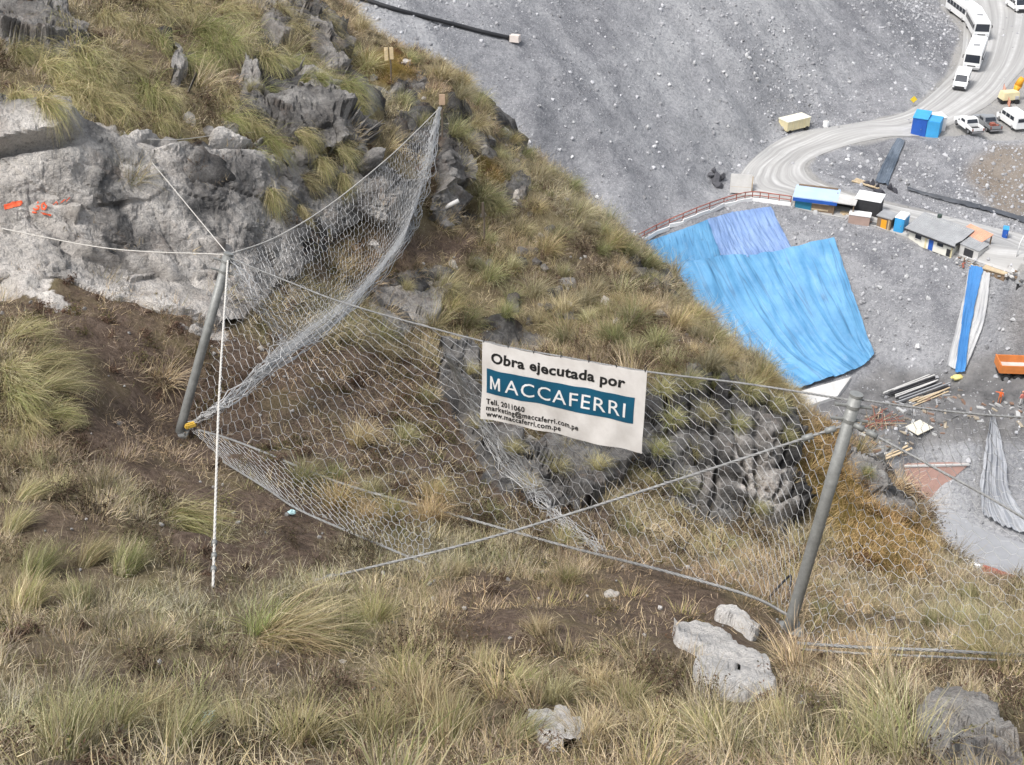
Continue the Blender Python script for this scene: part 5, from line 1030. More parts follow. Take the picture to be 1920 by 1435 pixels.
# vehicles
def wheel(parent, x, y, r_, w=.26):
    b = MB(); b.cyl((x, y, r_), (1, 0, 0), r_, w, 16); o = b.build('wheel', M_tyre, parent, False, .02); b = MB(); s = 1 if x > 0 else -1; b.cyl((x+s*(w/2-.01), y, r_), (1, 0, 0), r_*.55, .05, 12); b.build('rim', M_rim, o)
def facing(o, px, py, back_vp_x, lift=.05):
    """set a vehicle on the ground; back_vp_x is where its length axis meets the horizon"""
    o.location = mh(px, py, lift); o.rotation_euler.z = -math.atan2((back_vp_x-960)/FPX, cp+math.tan(PITCH)*sp)
def bus(label, L=8.6, Wd=2.45, H_=2.95, nose=.25, coach=True):
    t = thing('bus', label, 'bus', group='buses and vans on the dirt road'); hw = Wd/2
    b = MB(); b.prism([(-hw, .38), (hw, .38), (hw, H_-.35), (hw-.10, H_-.08), (hw-.3, H_), (-hw+.3, H_), (-hw+.10, H_-.08), (-hw, H_-.35)], 0, L); b.build('body', M_wh, t, False, .06)
    b = MB(); b.hexa([(-hw+.14, -.03, 1.35), (hw-.14, -.03, 1.35), (hw-.14, .03, 1.35), (-hw+.14, .03, 1.35), (-hw+.2, -.02, H_-.42), (hw-.2, -.02, H_-.42), (hw-.2, .03, H_-.42), (-hw+.2, .03, H_-.42)]); b.build('windshield', M_gl, t)
    b = MB(); b.box((0, -.06, .52), (Wd*.98, .16, .3)); b.build('bumper', M_grey, t, False, .03)
    b = MB(); b.box((0, -.012, .85), (Wd*.5, .04, .16)); b.build('grille', M_dark, t)
    for s in (-1, 1):
        b = MB(); b.box((s*hw*.74, -.02, .92), (.34, .06, .2)); b.build('headlight', paint((.6, .62, .65), .15, 0, .05, 2), t, False, .02)
        b = MB(); b.box((s*(hw+.18), -.12, H_-.75), (.12, .14, .42)); b.tube([(s*hw, 0, H_-.5), (s*(hw+.18), -.12, H_-.5)], .03, 5); b.build('mirror', M_dark, t)
        n = 6; y0 = .6; dy = (L-1.0)/n
        for k in range(n): b = MB(); b.box((s*(hw+.005), y0+dy*(k+.45), 1.78), (.03, dy*.9, .78)); b.build('window', M_gl, t, False)
        for y in (1.35, L-2.2): wheel(t, s*(hw-.14), y, .46)
    b = MB(); b.box((0, L*.42, H_+.05), (.9, .8, .12)); b.build('roof_hatch', M_grey, t, False, .02)
    b = MB(); b.box((0, L+.01, 1.85), (Wd*.75, .04, .8)); b.build('rear_window', M_gl, t); return t
bb = bus('white bus in the middle of the row, right of the rearmost bus'); facing(bb, 1838, 76, 1345)
for px, py, vp, l in ((1822, 46, 640, 'rearmost white bus, partly hidden at the top of the row'), (1819, 135, 2204, 'white bus right behind the small van')):
    c = copy_tree(bb); c['label'] = l; facing(c, px, py, vp)
def van(label, L=5.1, Wd=1.9, H_=2.1):
    t = thing('van', label, 'van', group='buses and vans on the dirt road'); hw = Wd/2
    b = MB(); P_ = [(0, .3), (0, .95), (.75, 1.12), (1.35, H_-.08), (1.6, H_), (L-.1, H_), (L, H_-.2), (L, .3)]; n = len(P_); V = [(-hw, y, z) for y, z in P_]+[(hw, y, z) for y, z in P_]
    b.add(V, [tuple(range(n)), tuple(range(2*n-1, n-1, -1))]+[(k, k+n, (k+1) % n+n, (k+1) % n) for k in range(n)]); b.build('body', M_wh, t, False, .06)
    b = MB(); b.hexa([(-hw+.1, .74, 1.14), (hw-.1, .74, 1.14), (hw-.1, .80, 1.10), (-hw+.1, .80, 1.10), (-hw+.18, 1.30, H_-.12), (hw-.18, 1.30, H_-.12), (hw-.18, 1.36, H_-.16), (-hw+.18, 1.36, H_-.16)]); b.build('windshield', M_gl, t)
    b = MB(); b.box((0, -.02, .62), (Wd*.72, .06, .22)); b.build('grille', M_dark, t); b = MB(); b.box((0, -.05, .40), (Wd*.98, .14, .2)); b.build('bumper', M_dark, t, False, .03)
    for s in (-1, 1):
        b = MB(); b.box((s*hw*.82, -.02, .8), (.26, .06, .2)); b.build('headlight', paint((.6, .62, .65), .15, 0, .05, 2), t, False, .02)
        for k in range(3): b = MB(); b.box((s*(hw+.003), 1.75+k*1.05, 1.5), (.03, .92, .5)); b.build('window', M_gl, t)
        b = MB(); b.box((s*(hw+.12), 1.0, 1.25), (.16, .08, .2)); b.build('mirror', M_dark, t)
        for y in (.85, L-.95): wheel(t, s*(hw-.1), y, .33, .2)
    b = MB(); b.box((0, L+.01, 1.5), (Wd*.8, .04, .5)); b.build('rear_window', M_gl, t); return t
v1 = van('small white van at the front of the row of buses'); facing(v1, 1797, 172, 2245)
v2 = copy_tree(v1); v2['label'] = 'white van parked at the right edge beside the pickups'; v2['group'] = 'vehicles parked on the ledge'; facing(v2, 1889, 212, 330); v2.rotation_euler.z += math.pi; v2.location = mh(1878, 222, .05)
v3 = copy_tree(v1); v3['label'] = 'white van cut by the top right corner of the picture'; facing(v3, 1916, 26, 700)
def pickup(label, col, L=5.1, Wd=1.8):
    t = thing('pickup_truck', label, 'pickup', group='vehicles parked on the ledge'); hw = Wd/2; m = col
    P_ = [(0, .35), (0, .8), (.15, .98), (1.35, 1.05), (2.0, 1.62), (3.1, 1.68), (3.45, 1.08), (3.45, .35)]; n = len(P_); V = [(-hw, y, z) for y, z in P_]+[(hw, y, z) for y, z in P_]
    b = MB(); b.add(V, [tuple(range(n)), tuple(range(2*n-1, n-1, -1))]+[(k, k+n, (k+1) % n+n, (k+1) % n) for k in range(n)]); b.build('cab', m, t, False, .05)
    b = MB(); b.box((0, 4.28, .52), (Wd, 1.64, .3)); b.build('bed_floor', M_dark, t)
    for s in (-1, 1): b = MB(); b.box((s*(hw-.05), 4.28, .86), (.1, 1.64, .42)); b.build('bed_side', m, t, False, .02)
    b = MB(); b.box((0, 5.06, .84), (Wd, .08, .46)); b.build('tailgate', m, t, False, .02); b = MB(); b.box((0, 5.17, .5), (Wd*.95, .12, .16)); b.build('bumper', M_rim, t, False, .02)
    b = MB(); b.hexa([(-hw+.12, 1.38, 1.1), (hw-.12, 1.38, 1.1), (hw-.12, 1.45, 1.06), (-hw+.12, 1.45, 1.06), (-hw+.2, 1.96, 1.58), (hw-.2, 1.96, 1.58), (hw-.2, 2.03, 1.54), (-hw+.2, 2.03, 1.54)]); b.build('windshield', M_gl, t)
    b = MB(); b.hexa([(-hw+.12, 3.42, 1.14), (hw-.12, 3.42, 1.14), (hw-.12, 3.46, 1.16), (-hw+.12, 3.46, 1.16), (-hw+.2, 3.16, 1.58), (hw-.2, 3.16, 1.58), (hw-.2, 3.2, 1.6), (-hw+.2, 3.2, 1.6)]); b.build('rear_window', M_gl, t)
    for s in (-1, 1):
        b = MB(); b.box((s*(hw+.002), 2.5, 1.32), (.03, .95, .36)); b.build('window', M_gl, t)
        b = MB(); b.box((s*(hw+.1), 1.6, 1.12), (.16, .08, .16)); b.build('mirror', M_dark, t); b = MB(); b.box((s*hw*.85, 5.11, .86), (.14, .04, .3)); b.build('tail_light', M_rust, t)
        for y in (.85, 4.2): wheel(t, s*(hw-.1), y, .36, .22)
    return t
def park(o, px, py, vp): facing(o, px, py, vp); o.rotation_euler.z += math.pi; d = Vector((0, 5.1, 0)); d.rotate(o.rotation_euler); o.location -= d
p1_ = pickup('white pickup with an empty dark bed on the ledge above the bank', M_wh); park(p1_, 1832, 256, 379)
p2_ = pickup('grey pickup with red load parked between the two white vehicles', paint((.30, .31, .32), .4, .3, .1, 1)); park(p2_, 1866, 252, 379)
b = MB(); b.box((.1, 4.2, .95), (.6, .7, .5)); b.box((-.4, 4.5, .85), (.4, .4, .35), .4); b.build('load', M_rust, p2_)
# dump truck
t = thing('dump_truck', 'orange dump truck with an open pale bed at the right edge of the yard', 'truck'); a = mh(1868, 720, .15); t.location = a; t.rotation_euler.z = R(-4)
for nm, c, d in (('bed_side', (3.1, 0, 1.75), (6.0, .12, 1.0)), ('bed_side', (3.1, 2.4, 1.75), (6.0, .12, 1.0)), ('tailgate', (.1, 1.2, 1.8), (.14, 2.4, 1.1)), ('headboard', (6.1, 1.2, 2.0), (.14, 2.4, 1.5))):
    b = MB(); b.box(c, d); b.build(nm, M_orange, t, False, .03)
b = MB(); b.box((3.1, 1.2, 1.3), (6.0, 2.3, .12)); b.build('bed_floor', paint((.55, .50, .46), .9, 0, .15, 1), t); b = MB(); b.box((4.2, 1.2, .95), (8.2, .9, .3)); b.build('chassis', M_dark, t)
b = MB(); b.prism([(6.4, .6), (8.6, .6), (8.6, 1.6), (8.3, 2.7), (6.4, 2.8)], .05, 2.35); b.build('cab', M_orange, t, False, .06); b = MB(); b.box((7.4, .03, 2.05), (1.1, .06, .7)); b.build('window', M_gl, t)
for y in (.2, 2.2):
    for x in (.95, 2.25, 7.5):
        b = MB(); b.cyl((x, y, .5), (0, 1, 0), .5, .32, 16); o = b.build('wheel', M_tyre, t, False, .03); b = MB(); b.cyl((x, y-.17, .5), (0, 1, 0), .26, .04, 12); b.build('rim', M_rim, o)

# workers
def person(px, py, label, jacket, trousers, arm, h=1.72, yaw=0):
    t = thing('person', label, 'person', mh(px, py), yaw); s = h/1.72
    J = [(0,0,.93),(0,0,1.12),(0,0,1.36),(0,0,1.48),(0,-.01,1.60),(0,0,1.68),(-.19,0,1.40),(-.27,.02,1.14),(-.25,-.10,.92),(.19,0,1.40),arm[0],arm[1],(-.10,0,.90),(-.12,-.03,.50),(-.12,.02,.07),(-.13,-.14,.04),(.10,0,.90),(.13,.03,.50),(.13,.05,.07),(.14,-.10,.04)]
    E = [(0,1),(1,2),(2,3),(3,4),(4,5),(2,6),(6,7),(7,8),(2,9),(9,10),(10,11),(0,12),(12,13),(13,14),(14,15),(0,16),(16,17),(17,18),(18,19)]
    rr = [.15,.145,.16,.06,.10,.085,.075,.055,.04,.075,.055,.04,.10,.075,.05,.045,.10,.075,.05,.045]
    me = bpy.data.meshes.new('body'); me.from_pydata([tuple(c*s for c in v) for v in J], E, []); o = link('body', me, None, t); m = o.modifiers.new('skin', 'SKIN'); sd = o.modifiers.new('sub', 'SUBSURF'); sd.levels = 1; sd.render_levels = 2
    for k, v in enumerate(me.skin_vertices[0].data): v.radius = (rr[k]*s, rr[k]*s*.85); v.use_root = (k == 0)
    mt, n, b = new_mat('worker_clothes'); x = N(n, 'SeparateXYZ'); n.links.new(coords(n), x.inputs[0]); mr = N(n, 'MapRange'); mr.inputs['From Max'].default_value = 1.75*s; n.links.new(x.outputs[2], mr.inputs[0])
    c = ramp(n, mr.outputs[0], [(0, (.03, .025, .02)), (.07, trousers), (.53, jacket), (.86, (.35, .2, .14))]); [x for x in n.nodes if x.type == 'VALTORGB'][-1].color_ramp.interpolation = 'CONSTANT'; n.links.new(c, b.inputs['Base Color']); b.inputs['Roughness'].default_value = .85; me.materials.append(mt)
    b = MB(); pr = [(0, .135, 1.70), (0, .12, 1.78), (0, .07, 1.84), (0, .005, 1.86)]; 
    V = [(q*math.cos(a), q*math.sin(a)-.01, z) for _, q, z in pr for a in [k*math.pi/6 for k in range(12)]]; b.add([tuple(c*s for c in v) for v in V], [(r_*12+k, r_*12+(k+1) % 12, (r_+1)*12+(k+1) % 12, (r_+1)*12+k) for r_ in range(3) for k in range(12)]+[tuple(range(11, -1, -1))]); b.build('helmet', M_wh if jacket[0] < .5 else M_salmon, t, True)
    return t
person(1873, 757, 'worker in an orange jacket with one arm stretched out near the truck', (.62, .12, .03), (.45, .16, .07), ((.42, -.10, 1.34), (.60, -.18, 1.30)), 1.75, R(160))
person(1913, 760, 'worker in pale clothes and red vest at the right edge', (.55, .18, .14), (.55, .54, .52), ((.27, .02, 1.14), (.25, -.10, .92)), 1.7, R(200))

# ------------------------------------------------------------------ huts, cabins, fences and site clutter
def site(name, label, cat, a, b, group=None):
    """a thing whose local x axis runs along the ground from pixel a to pixel b; returns it with the length"""
    A, B = mh(*a), mh(*b); z = min(A.z, B.z)-.05; t = thing(name, label, cat, (A.x, A.y, z), math.atan2(B.y-A.y, B.x-A.x), group); return t, math.hypot(B.x-A.x, B.y-A.y)
def corrugated(t, x0, x1, y0, y1, z0, z1, mat, name='roof', th=.06, step=.28, parent_name=None):
    n = max(2, int((x1-x0)/step)); V = []; F = []
    for i in range(2*n+1):
        x = x0+(x1-x0)*i/(2*n); dz = .045 if i % 2 else 0; V += [(x, y0, z0+dz), (x, y1, z1+dz), (x, y0, z0+dz-th), (x, y1, z1+dz-th)]
    for i in range(2*n):
        a = i*4; b = a+4; F += [(a, b, b+1, a+1), (a+2, a+3, b+3, b+2), (a, a+2, b+2, b), (a+1, b+1, b+3, a+3)]
    m = MB(); m.add(V, F); return m.build(name, mat, t)
def hut(label, a, b, h, dep, wallm, roofm, cat='hut', hb=None, over=.25, fronts=(), name='site_hut', roof='corr', group='huts along the lower road', walls=True):
    t, L = site(name, label, cat, a, b, group); hb = h if hb is None else hb
    if walls:
        for nm, c, d in (('wall', (L/2, .05, h/2), (L, .1, h)), ('wall', (.05, dep/2+.05, h/2), (.1, dep-.1, h*.98)), ('wall', (L-.05, dep/2+.05, h/2), (.1, dep-.1, h*.98)), ('wall', (L/2, dep+.05, hb/2), (L, .1, hb))):
            m = MB(); m.box(c, d); m.build(nm, wallm, t, False, .01)
    else:
        for x in (.06, L-.06):
            for y, hh in ((.06, h), (dep, hb)): m = MB(); m.box((x, y, hh/2), (.12, .12, hh)); m.build('post', M_brown, t)
    corrugated(t, -over, L+over, -over, dep+over, h+.08, hb+.08, roofm) if roof == 'corr' else MB().box((L/2, dep/2, h+.1), (L+2*over, dep+2*over, .16)).build('roof', roofm, t, False, .03)
    for nm, x, z, w, hh, mt in fronts:
        m = MB(); m.box((L*x, -.012, z), (w, .05, hh)); o = m.build(nm, mt, t)
        if nm == 'window': m = MB(); m.box((L*x, -.05, z-hh/2-.05), (w+.2, .1, .08)); m.build('sill', M_conc, o)
    return t, L
t, L = hut('blue tarpaulin-roofed shelter at the left end of the huts', (1489, 389), (1563, 402), 1.7, 3.2, M_brown, M_skyroof, 'shelter', 2.1, .3, (('wall_sheet', .22, .85, 2.0, 1.6, M_tealw), ('plank', .62, 1.2, 2.2, .18, M_plank), ('plank', .62, .8, 2.2, .18, M_brown), ('plank', .62, .4, 2.2, .18, M_plank)), 'shelter', 'slab')
m = MB(); m.box((L*.5, -.36, 1.55), (L+.5, .05, .42)); m.build('tarp_skirt', M_blue, t)
t, L = hut('open-fronted shed with a pale roof beside the blue shelter', (1560, 404), (1598, 412), 1.9, 2.4, M_brown, M_conc, 'shed', 2.2, .15, (), 'open_shed', 'slab', walls=False)
m = MB(); m.box((L/2, 2.3, 1.0), (L*.9, .08, 1.9)); m.build('back_wall', M_dark, t); m = MB(); m.box((L*.6, .8, .45), (L*.5, .7, .1)); m.build('workbench', M_plank, t)
for k in range(4): m = MB(); m.box((L*(.15+.2*k), .5+.2*(k % 2), .2), (.5, .4, .4), k*.5); m.build('crate', (M_conc, M_dark, M_plank, M_wh)[k], t, False, .02)
hut('hut with black cloth walls and a flat white roof', (1601, 398), (1646, 410), 2.1, 2.4, M_dark, M_wh, 'hut', None, .12, (), 'site_hut', 'slab')
hut('low brick-brown hut with a white lid in front of the black one', (1590, 418), (1629, 425), 1.2, 1.2, paint((.36, .26, .22), .85, 0, .12, 1), M_wh, 'hut', None, .06, (), 'site_hut', 'slab')
hut('small brown timber hut with a grey roof next to the blue toilet', (1643, 424), (1668, 434), 1.55, 1.8, M_brown, M_grey, 'hut', 1.7, .15, (('door', .5, .7, .7, 1.2, M_amber), ('plank', .85, .75, .15, 1.4, M_plank)), 'site_hut', 'slab')
def toilet(label, a, b, h, dep, wm, rm, group):
    t, L = site('portable_toilet', label, 'portable toilet', a, b, group); m = MB(); m.box((L/2, dep/2, h/2), (L, dep, h)); m.build('cabin', wm, t, False, .05); m = MB(); m.box((L/2, dep/2, h+.08), (L+.12, dep+.12, .2), 0, (.85, .85)); m.build('roof', rm, t, False, .03)
    m = MB(); m.box((L/2, -.02, h*.48), (L*.72, .05, h*.84)); o = m.build('door', wm, t, False, .01); m = MB(); m.box((L*.72, -.06, h*.5), (.06, .05, .16)); m.build('handle', M_rim, o); return t
toilet('azure portable toilet with a white roof left of the long white building', (1674, 434), (1692, 438), 1.9, 1.9, M_sky, M_wh, 'cabins and toilets')
t, L = hut('long white site building with grey corrugated roof and dark eaves', (1703, 446), (1783, 484), 1.75, 3.0, paint((.70, .68, .60), .8, 0, .08, .6), M_grey, 'building', 2.6, .45, (('window', .22, 1.15, .8, .6, M_gl), ('door', .52, .8, .6, 1.5, M_blue), ('window', .72, 1.2, .8, .5, M_gl), ('door', .93, .55, .6, .9, M_dark), ('pilaster', .40, .85, .25, 1.7, M_cream), ('pilaster', .985, .85, .2, 1.7, M_cream)), 'site_building')
m = MB(); m.box((L/2, -.42, 1.66), (L+.9, .06, .22)); m.build('eave_shade', M_dark, t); m = MB(); m.box((L+.42, 1.5, 1.95), (.06, 3.6, .34)); m.build('eave_shade', M_dark, t)  # dark strips stand in for the shade under the eaves
m = MB(); m.cyl((1.6, 3.5, 2.75), (0, 0, 1), .28, .5, 12); m.build('water_tank', paint((.04, .06, .05), .6, 0, .2, 2), t)
hut('small lean-to with a faded salmon roof behind the white building', (1796, 452), (1838, 466), 1.2, 1.7, M_brown, M_salmon, 'lean-to', 1.7, .1, (), 'lean_to', walls=False)
hut('low lean-to with grey sheet roof at the right end of the building', (1797, 476), (1832, 488), 1.3, 1.8, M_conc, M_grey, 'lean-to', 1.6, .1, (('opening', .5, .6, 1.2, 1.0, M_dark),), 'lean_to')
hut('small shed with a tan board roof right of the blue strip', (1842, 514), (1882, 528), .85, 1.5, M_brown, M_plank, 'shed', 1.0, .12, (), 'board_shed', 'slab')
hut('black-walled shed cut by the right edge', (1904, 546), (1960, 568), 1.9, 2.4, M_dark, M_grey, 'shed', None, .12, (), 'board_shed', 'slab')
G8 = 'site clutter by the huts'
for k, (px, py, s, mt, l) in enumerate(((1800,497,.55,M_rust,'rust red heap beside the white building'),(1825,505,.5,M_plank,'pale board heap below the lean-to'),(1812,488,.4,M_wh,'white bag under the lean-to edge'),(1893,520,.7,M_conc,'pale rubbish heap left of the black shed'),(1905,512,.5,M_wh,'white bag heap by the black shed'))):
    o = thing('rubbish_heap', l, 'heap', mh(px, py, .1), 0, G8)
    for q in range(6): m = MB(); m.box((random.uniform(-s, s), random.uniform(-s, s), random.uniform(0, .35)), (random.uniform(.3, 1)*s, random.uniform(.2, .6)*s, random.uniform(.1, .4)*s), random.uniform(0, 3), (random.uniform(.6, 1), .8)); m.build('piece', random.choice((mt, mt, M_conc, M_brown)), o, False, .02)
toilet('small blue portable cabin standing on the road verge at right', (1878, 446), (1888, 449), 1.25, .9, M_blue, M_sky, 'cabins and toilets')
o = thing('lamp_post', 'thin white curved lamp post at the right edge', 'lamp post', mh(1906, 482)); m = MB(); m.tube([(0, 0, 0), (.05, 0, 1.6), (.25, 0, 2.5), (.8, 0, 2.9)], .07, 8); m.build('pole', M_wh, o, True); m = MB(); m.box((.95, 0, 2.9), (.5, .2, .1)); m.build('lamp_head', M_grey, o, False, .02)
# cabins on the ledge
t, L = site('site_cabin', 'bright blue two-tone cabin at the edge of the upper road', 'cabin', (1707, 252), (1734, 257), 'cabins and toilets')
m = MB(); m.box((L/2, 1.3, 1.2), (L, 2.6, 2.4), 0, (1, 1)); m.build('wall', M_blue, t, False, .03); m = MB(); m.hexa([(-.05, -.08, 2.42), (L+.05, -.08, 2.42), (L+.05, 2.68, 2.42), (-.05, 2.68, 2.42), (-.05, -.08, 2.5), (L+.05, -.08, 2.5), (L+.05, 2.68, 2.75), (-.05, 2.68, 2.75)]); m.build('roof', M_sky, t)
m = MB(); m.box((L+.85, 1.3, 1.15), (1.66, 2.5, 2.3)); m.build('annex', M_sky, t, False, .03); m = MB(); m.box((L*.5, -.02, 1.0), (.8, .05, 1.9)); o = m.build('door', M_blue, t); m = MB(); m.box((L*.5+.3, -.06, 1.0), (.05, .05, .15)); m.build('handle', M_rim, o)
t, L = hut('white cabin behind the bright blue one', (1748, 248), (1772, 246), 1.9, 2.0, paint((.62, .62, .63), .6, 0, .06, .8), M_wh, 'cabin', None, .05, (('door', .5, .85, .7, 1.5, M_grey),), 'site_cabin', 'slab', 'cabins and toilets')
o = thing('warning_sign', 'yellow diamond warning sign on the gravel above the upper road', 'sign', mh(1711, 200)); m = MB(); m.tube([(0, 0, -.2), (0, 0, 1.2)], .05, 6); m.build('pole', M_grey, o); m = MB(); m.add([(0, -.06, .55), (.5, -.06, 1.05), (0, -.06, 1.55), (-.5, -.06, 1.05), (0, -.02, .55), (.5, -.02, 1.05), (0, -.02, 1.55), (-.5, -.02, 1.05)], [(0, 1, 2, 3), (7, 6, 5, 4), (0, 4, 5, 1), (1, 5, 6, 2), (2, 6, 7, 3), (3, 7, 4, 0)]); m.build('plate', paint((.75, .55, .03), .5, 0, .1, 3), o)
# trailer
t, L = site('trailer', 'cream box trailer parked on the outer bend of the road', 'trailer', (1475, 250), (1517, 243)); m = MB(); m.box((L/2, .9, 1.15), (L, 1.9, 1.3)); m.build('box', M_cream, t, False, .04); m = MB(); m.box((L/2, .9, 1.84), (L+.1, 2.0, .1)); m.build('lid', paint((.75, .72, .58), .6, 0, .06, 1), t); m = MB(); m.box((L/2, .9, .42), (L*.9, 1.2, .18)); m.build('chassis', M_dark, t); m = MB(); m.tube([(L, .9, .45), (L+1, .9, .4)], .06, 6); m.build('drawbar', M_dark, t)
for x in (.5, L-.5):
    for y in (0, 1.8): m = MB(); m.cyl((x, y, .32), (0, 1, 0), .32, .2, 14); m.build('wheel', M_tyre, t)
for k in range(3): m = MB(); m.box((L*(.25+.25*k), -.07, 1.15), (.06, .06, 1.25)); m.build('rib', M_cream, t)
o = thing('water_drum', 'white drum standing right of the cream trailer', 'drum', mh(1548, 238)); m = MB(); m.cyl((0, 0, .4), (0, 0, 1), .4, .8, 16); m.build('body', M_wh, o, False, .03); m = MB(); m.cyl((0, 0, .82), (0, 0, 1), .3, .06, 14); m.build('lid', M_conc, o)
# plant at the upper right edge
o = thing('mixer_plant', 'cream concrete mixer with an amber drum behind an orange fence at the right edge', 'mixer', mh(1893, 196)); m = MB(); m.box((0, .8, 1.1), (2.6, 1.6, 1.1), R(10), (.9, .85)); m.build('housing', M_cream, o, False, .08); m = MB(); m.tube([(1.3, 1.6, 2.2), (1.5, 1.6, 2.9), (1.7, 1.6, 3.3)], .55, 14, .35); m.tube([(1.0, 1.6, 1.2), (1.3, 1.6, 2.2)], .3, 14, .55); m.build('drum', M_amber, o, True); m = MB(); m.box((0, .8, .4), (2.8, 1.2, .2)); m.build('frame', M_dark, o)
for x in (-1, 1): m = MB(); m.cyl((x, .1, .35), (0, 1, 0), .35, .2, 14); m.build('wheel', M_tyre, o)
m = MB(); m.box((.9, .4, .9), (.5, .6, .5)); m.build('motor', paint((.5, .5, .52), .5, .3, .1, 2), o)
o = thing('mesh_fence', 'short orange mesh fence in front of the mixer', 'fence', mh(1880, 180)); q0, q1 = mh(1880, 172), mh(1892, 206)
for k in range(5): m = MB(); p = q0.lerp(q1, k/4)-o.location; m.tube([p, p+Vector((0, 0, 1.2))], .04, 5); m.build('post', M_rust, o)
for k in range(6): m = MB(); z = Vector((0, 0, .2+k*.18)); m.tube([q0-o.location+z, q1-o.location+z], .035, 4); m.build('rail', M_salmon, o)
o = thing('barrel', 'blue barrel at the top right beside the parked van', 'barrel', mh(1892, 8)); m = MB(); m.cyl((0, 0, .55), (0, 0, 1), .55, 1.1, 14); m.cyl((1.1, .1, .5), (0, 0, 1), .5, 1.0, 14); m.build('body', M_blue, o, False, .04); m = MB(); m.cyl((0, 0, 1.13), (0, 0, 1), .4, .06, 12); m.build('lid', M_sky, o)
# railing beside the tarpaulins
rp = [mh(*q) for q in px_curve([(1185,462),(1230,438),(1280,416),(1330,396),(1380,380),(1410,375),(1440,378),(1482,384)], 15)]; o = thing('railing', 'rust red railing with white kerb along the top of the blue sheets', 'railing', rp[0]); rel = [p-rp[0] for p in rp]
for p in rel: m = MB(); m.tube([p+Vector((0, 0, -.2)), p+Vector((0, 0, 1.15))], .06, 6); m.build('post', M_rust, o)
for z, r_ in ((1.1, .07), (.62, .055)): m = MB(); m.tube([p+Vector((0, 0, z)) for p in rel], r_, 6); m.build('rail', M_rust, o)
m = MB()
for i in range(len(rel)-1): 
    p, q = rel[i], rel[i+1]; d = (q-p); m.box((p+q)/2+Vector((0, -.25, .12)), (d.length*1.0, .16, .5), math.atan2(d.y, d.x))
x = m.build('kerb', M_wh, o); x['kind'] = 'stuff'
# stacked panels and dark rocks by the bend
o = thing('panel_stack', 'leaning stack of pale panels at the end of the red railing', 'panels', mh(1388, 362), R(-8)); 
for k in range(4): m = MB(); m.hexa([(-1.3, -.2+k*.22, .05), (1.3, -.2+k*.22, .05), (1.3, -.12+k*.22, .05), (-1.3, -.12+k*.22, .05), (-1.3, .5+k*.22, 2.3-k*.12), (1.3, .5+k*.22, 2.3-k*.12), (1.3, .58+k*.22, 2.3-k*.12), (-1.3, .58+k*.22, 2.3-k*.12)]); m.build('panel', (M_conc, M_grey, M_cream, M_conc)[k], o)
for k in range(5): z = .35+k*.42; m = MB(); m.box((0, -.20+.33*z, z), (2.5, .06, .07)); m.build('batten', M_plank if k % 2 else M_conc, o)
m = MB(); m.box((1.38, .1, 1.1), (.12, .14, 2.3)); m.build('side_post', M_plank, o)
for k, (px, py, s) in enumerate(((1332,330,.7),(1342,340,.9),(1352,336,.8),(1346,350,.7),(1338,322,.5))):
    o = link('dark_rock', bm_[k]); o.location = mh(px, py, .2); o.scale = (s, s*.8, s*.7); o.rotation_euler = (k, k*2, k); o.color = (.09, .09, .1, 1); tag(o, ('dark rock at the left of the heap by the pale panels', 'largest dark rock amid the heap by the pale panels', 'dark rock of the heap nearest the pale panels', 'lowest dark rock of the heap by the pale panels', 'topmost small dark rock of the heap by the panels')[k], 'rock', 'dark rocks beside the panel stack')
for k, (px, py) in enumerate(((1625,345),(1634,350),(1642,354),(1648,362),(1668,354),(1678,360))):
    o = link('dark_rock', bm_[k % 5]); o.location = mh(px, py, .15); o.scale = (.75, .4, .4); o.rotation_euler = (k, k*2, k); o.color = (.05, .05, .06, 1); tag(o, ('leftmost', 'second from left', 'third from left', 'fourth from left', 'fifth from left', 'rightmost')[k]+' dark wet rock at the foot of the drainage liner', 'rock', 'dark rocks below the drain')
def pile(name, label, cat, a, b, n, w, h, mats, spread, L_=None, jit=.08, zup=.1):
    A, B = mh(*a), mh(*b); t = thing(name, label, cat, A, math.atan2(B.y-A.y, B.x-A.x)); L = (B-A).length if L_ is None else L_; sl_ = B.z-A.z
    for k in range(n):
        y = (k/(max(1, n-1))-.5)*spread; m = MB(); ln = L*random.uniform(.75, 1); x0 = random.uniform(0, L-ln+.01); m.box((0, 0, 0), (ln, w, h)); o = m.build('beam' if h > .05 else 'board', random.choice(mats), t); o.location = (x0+ln/2, y, zup+random.uniform(0, .2)+sl_*.5); o.rotation_euler = (0, -math.atan2(sl_, L), random.gauss(0, jit))
    return t
pile('timber_pile', 'tan planks lying at the foot of the drainage liner', 'planks', (1598, 338), (1650, 356), 4, .3, .12, [M_plank, M_brown], 1.0)
pile('pipe_pile', 'stack of long grey beams and pipes in the yard below the tarpaulin', 'beams', (1668, 752), (1768, 716), 11, .16, .16, [M_grey, M_conc, M_dark, M_conc], 2.6, None, .03, .25)
pile('timber_pile', 'tan boards lying in front of the grey beams', 'planks', (1705, 760), (1778, 730), 5, .18, .08, [M_plank, M_conc], .9, None, .05)
pile('timber_pile', 'pale planks at the edge of the yard above the reddish wall', 'planks', (1630, 862), (1700, 832), 7, .24, .10, [M_plank, M_conc, M_plank], 1.9, None, .05)
pile('rebar_heap', 'tangled heap of rusty rods beside the top of the right post', 'rods', (1618, 815), (1672, 775), 22, .05, .06, [M_rust, M_brown, M_plank], 2.4, None, .45, .3)
o = thing('board', 'pale square board lying in the yard above the reddish wall', 'board', mh(1722, 806, .3), R(35)); m = MB(); m.box((0, 0, 0), (2.5, 1.9, .08)); x = m.build('panel', paint((.62, .58, .48), .8, 0, .08, 1), o, False, .01); 
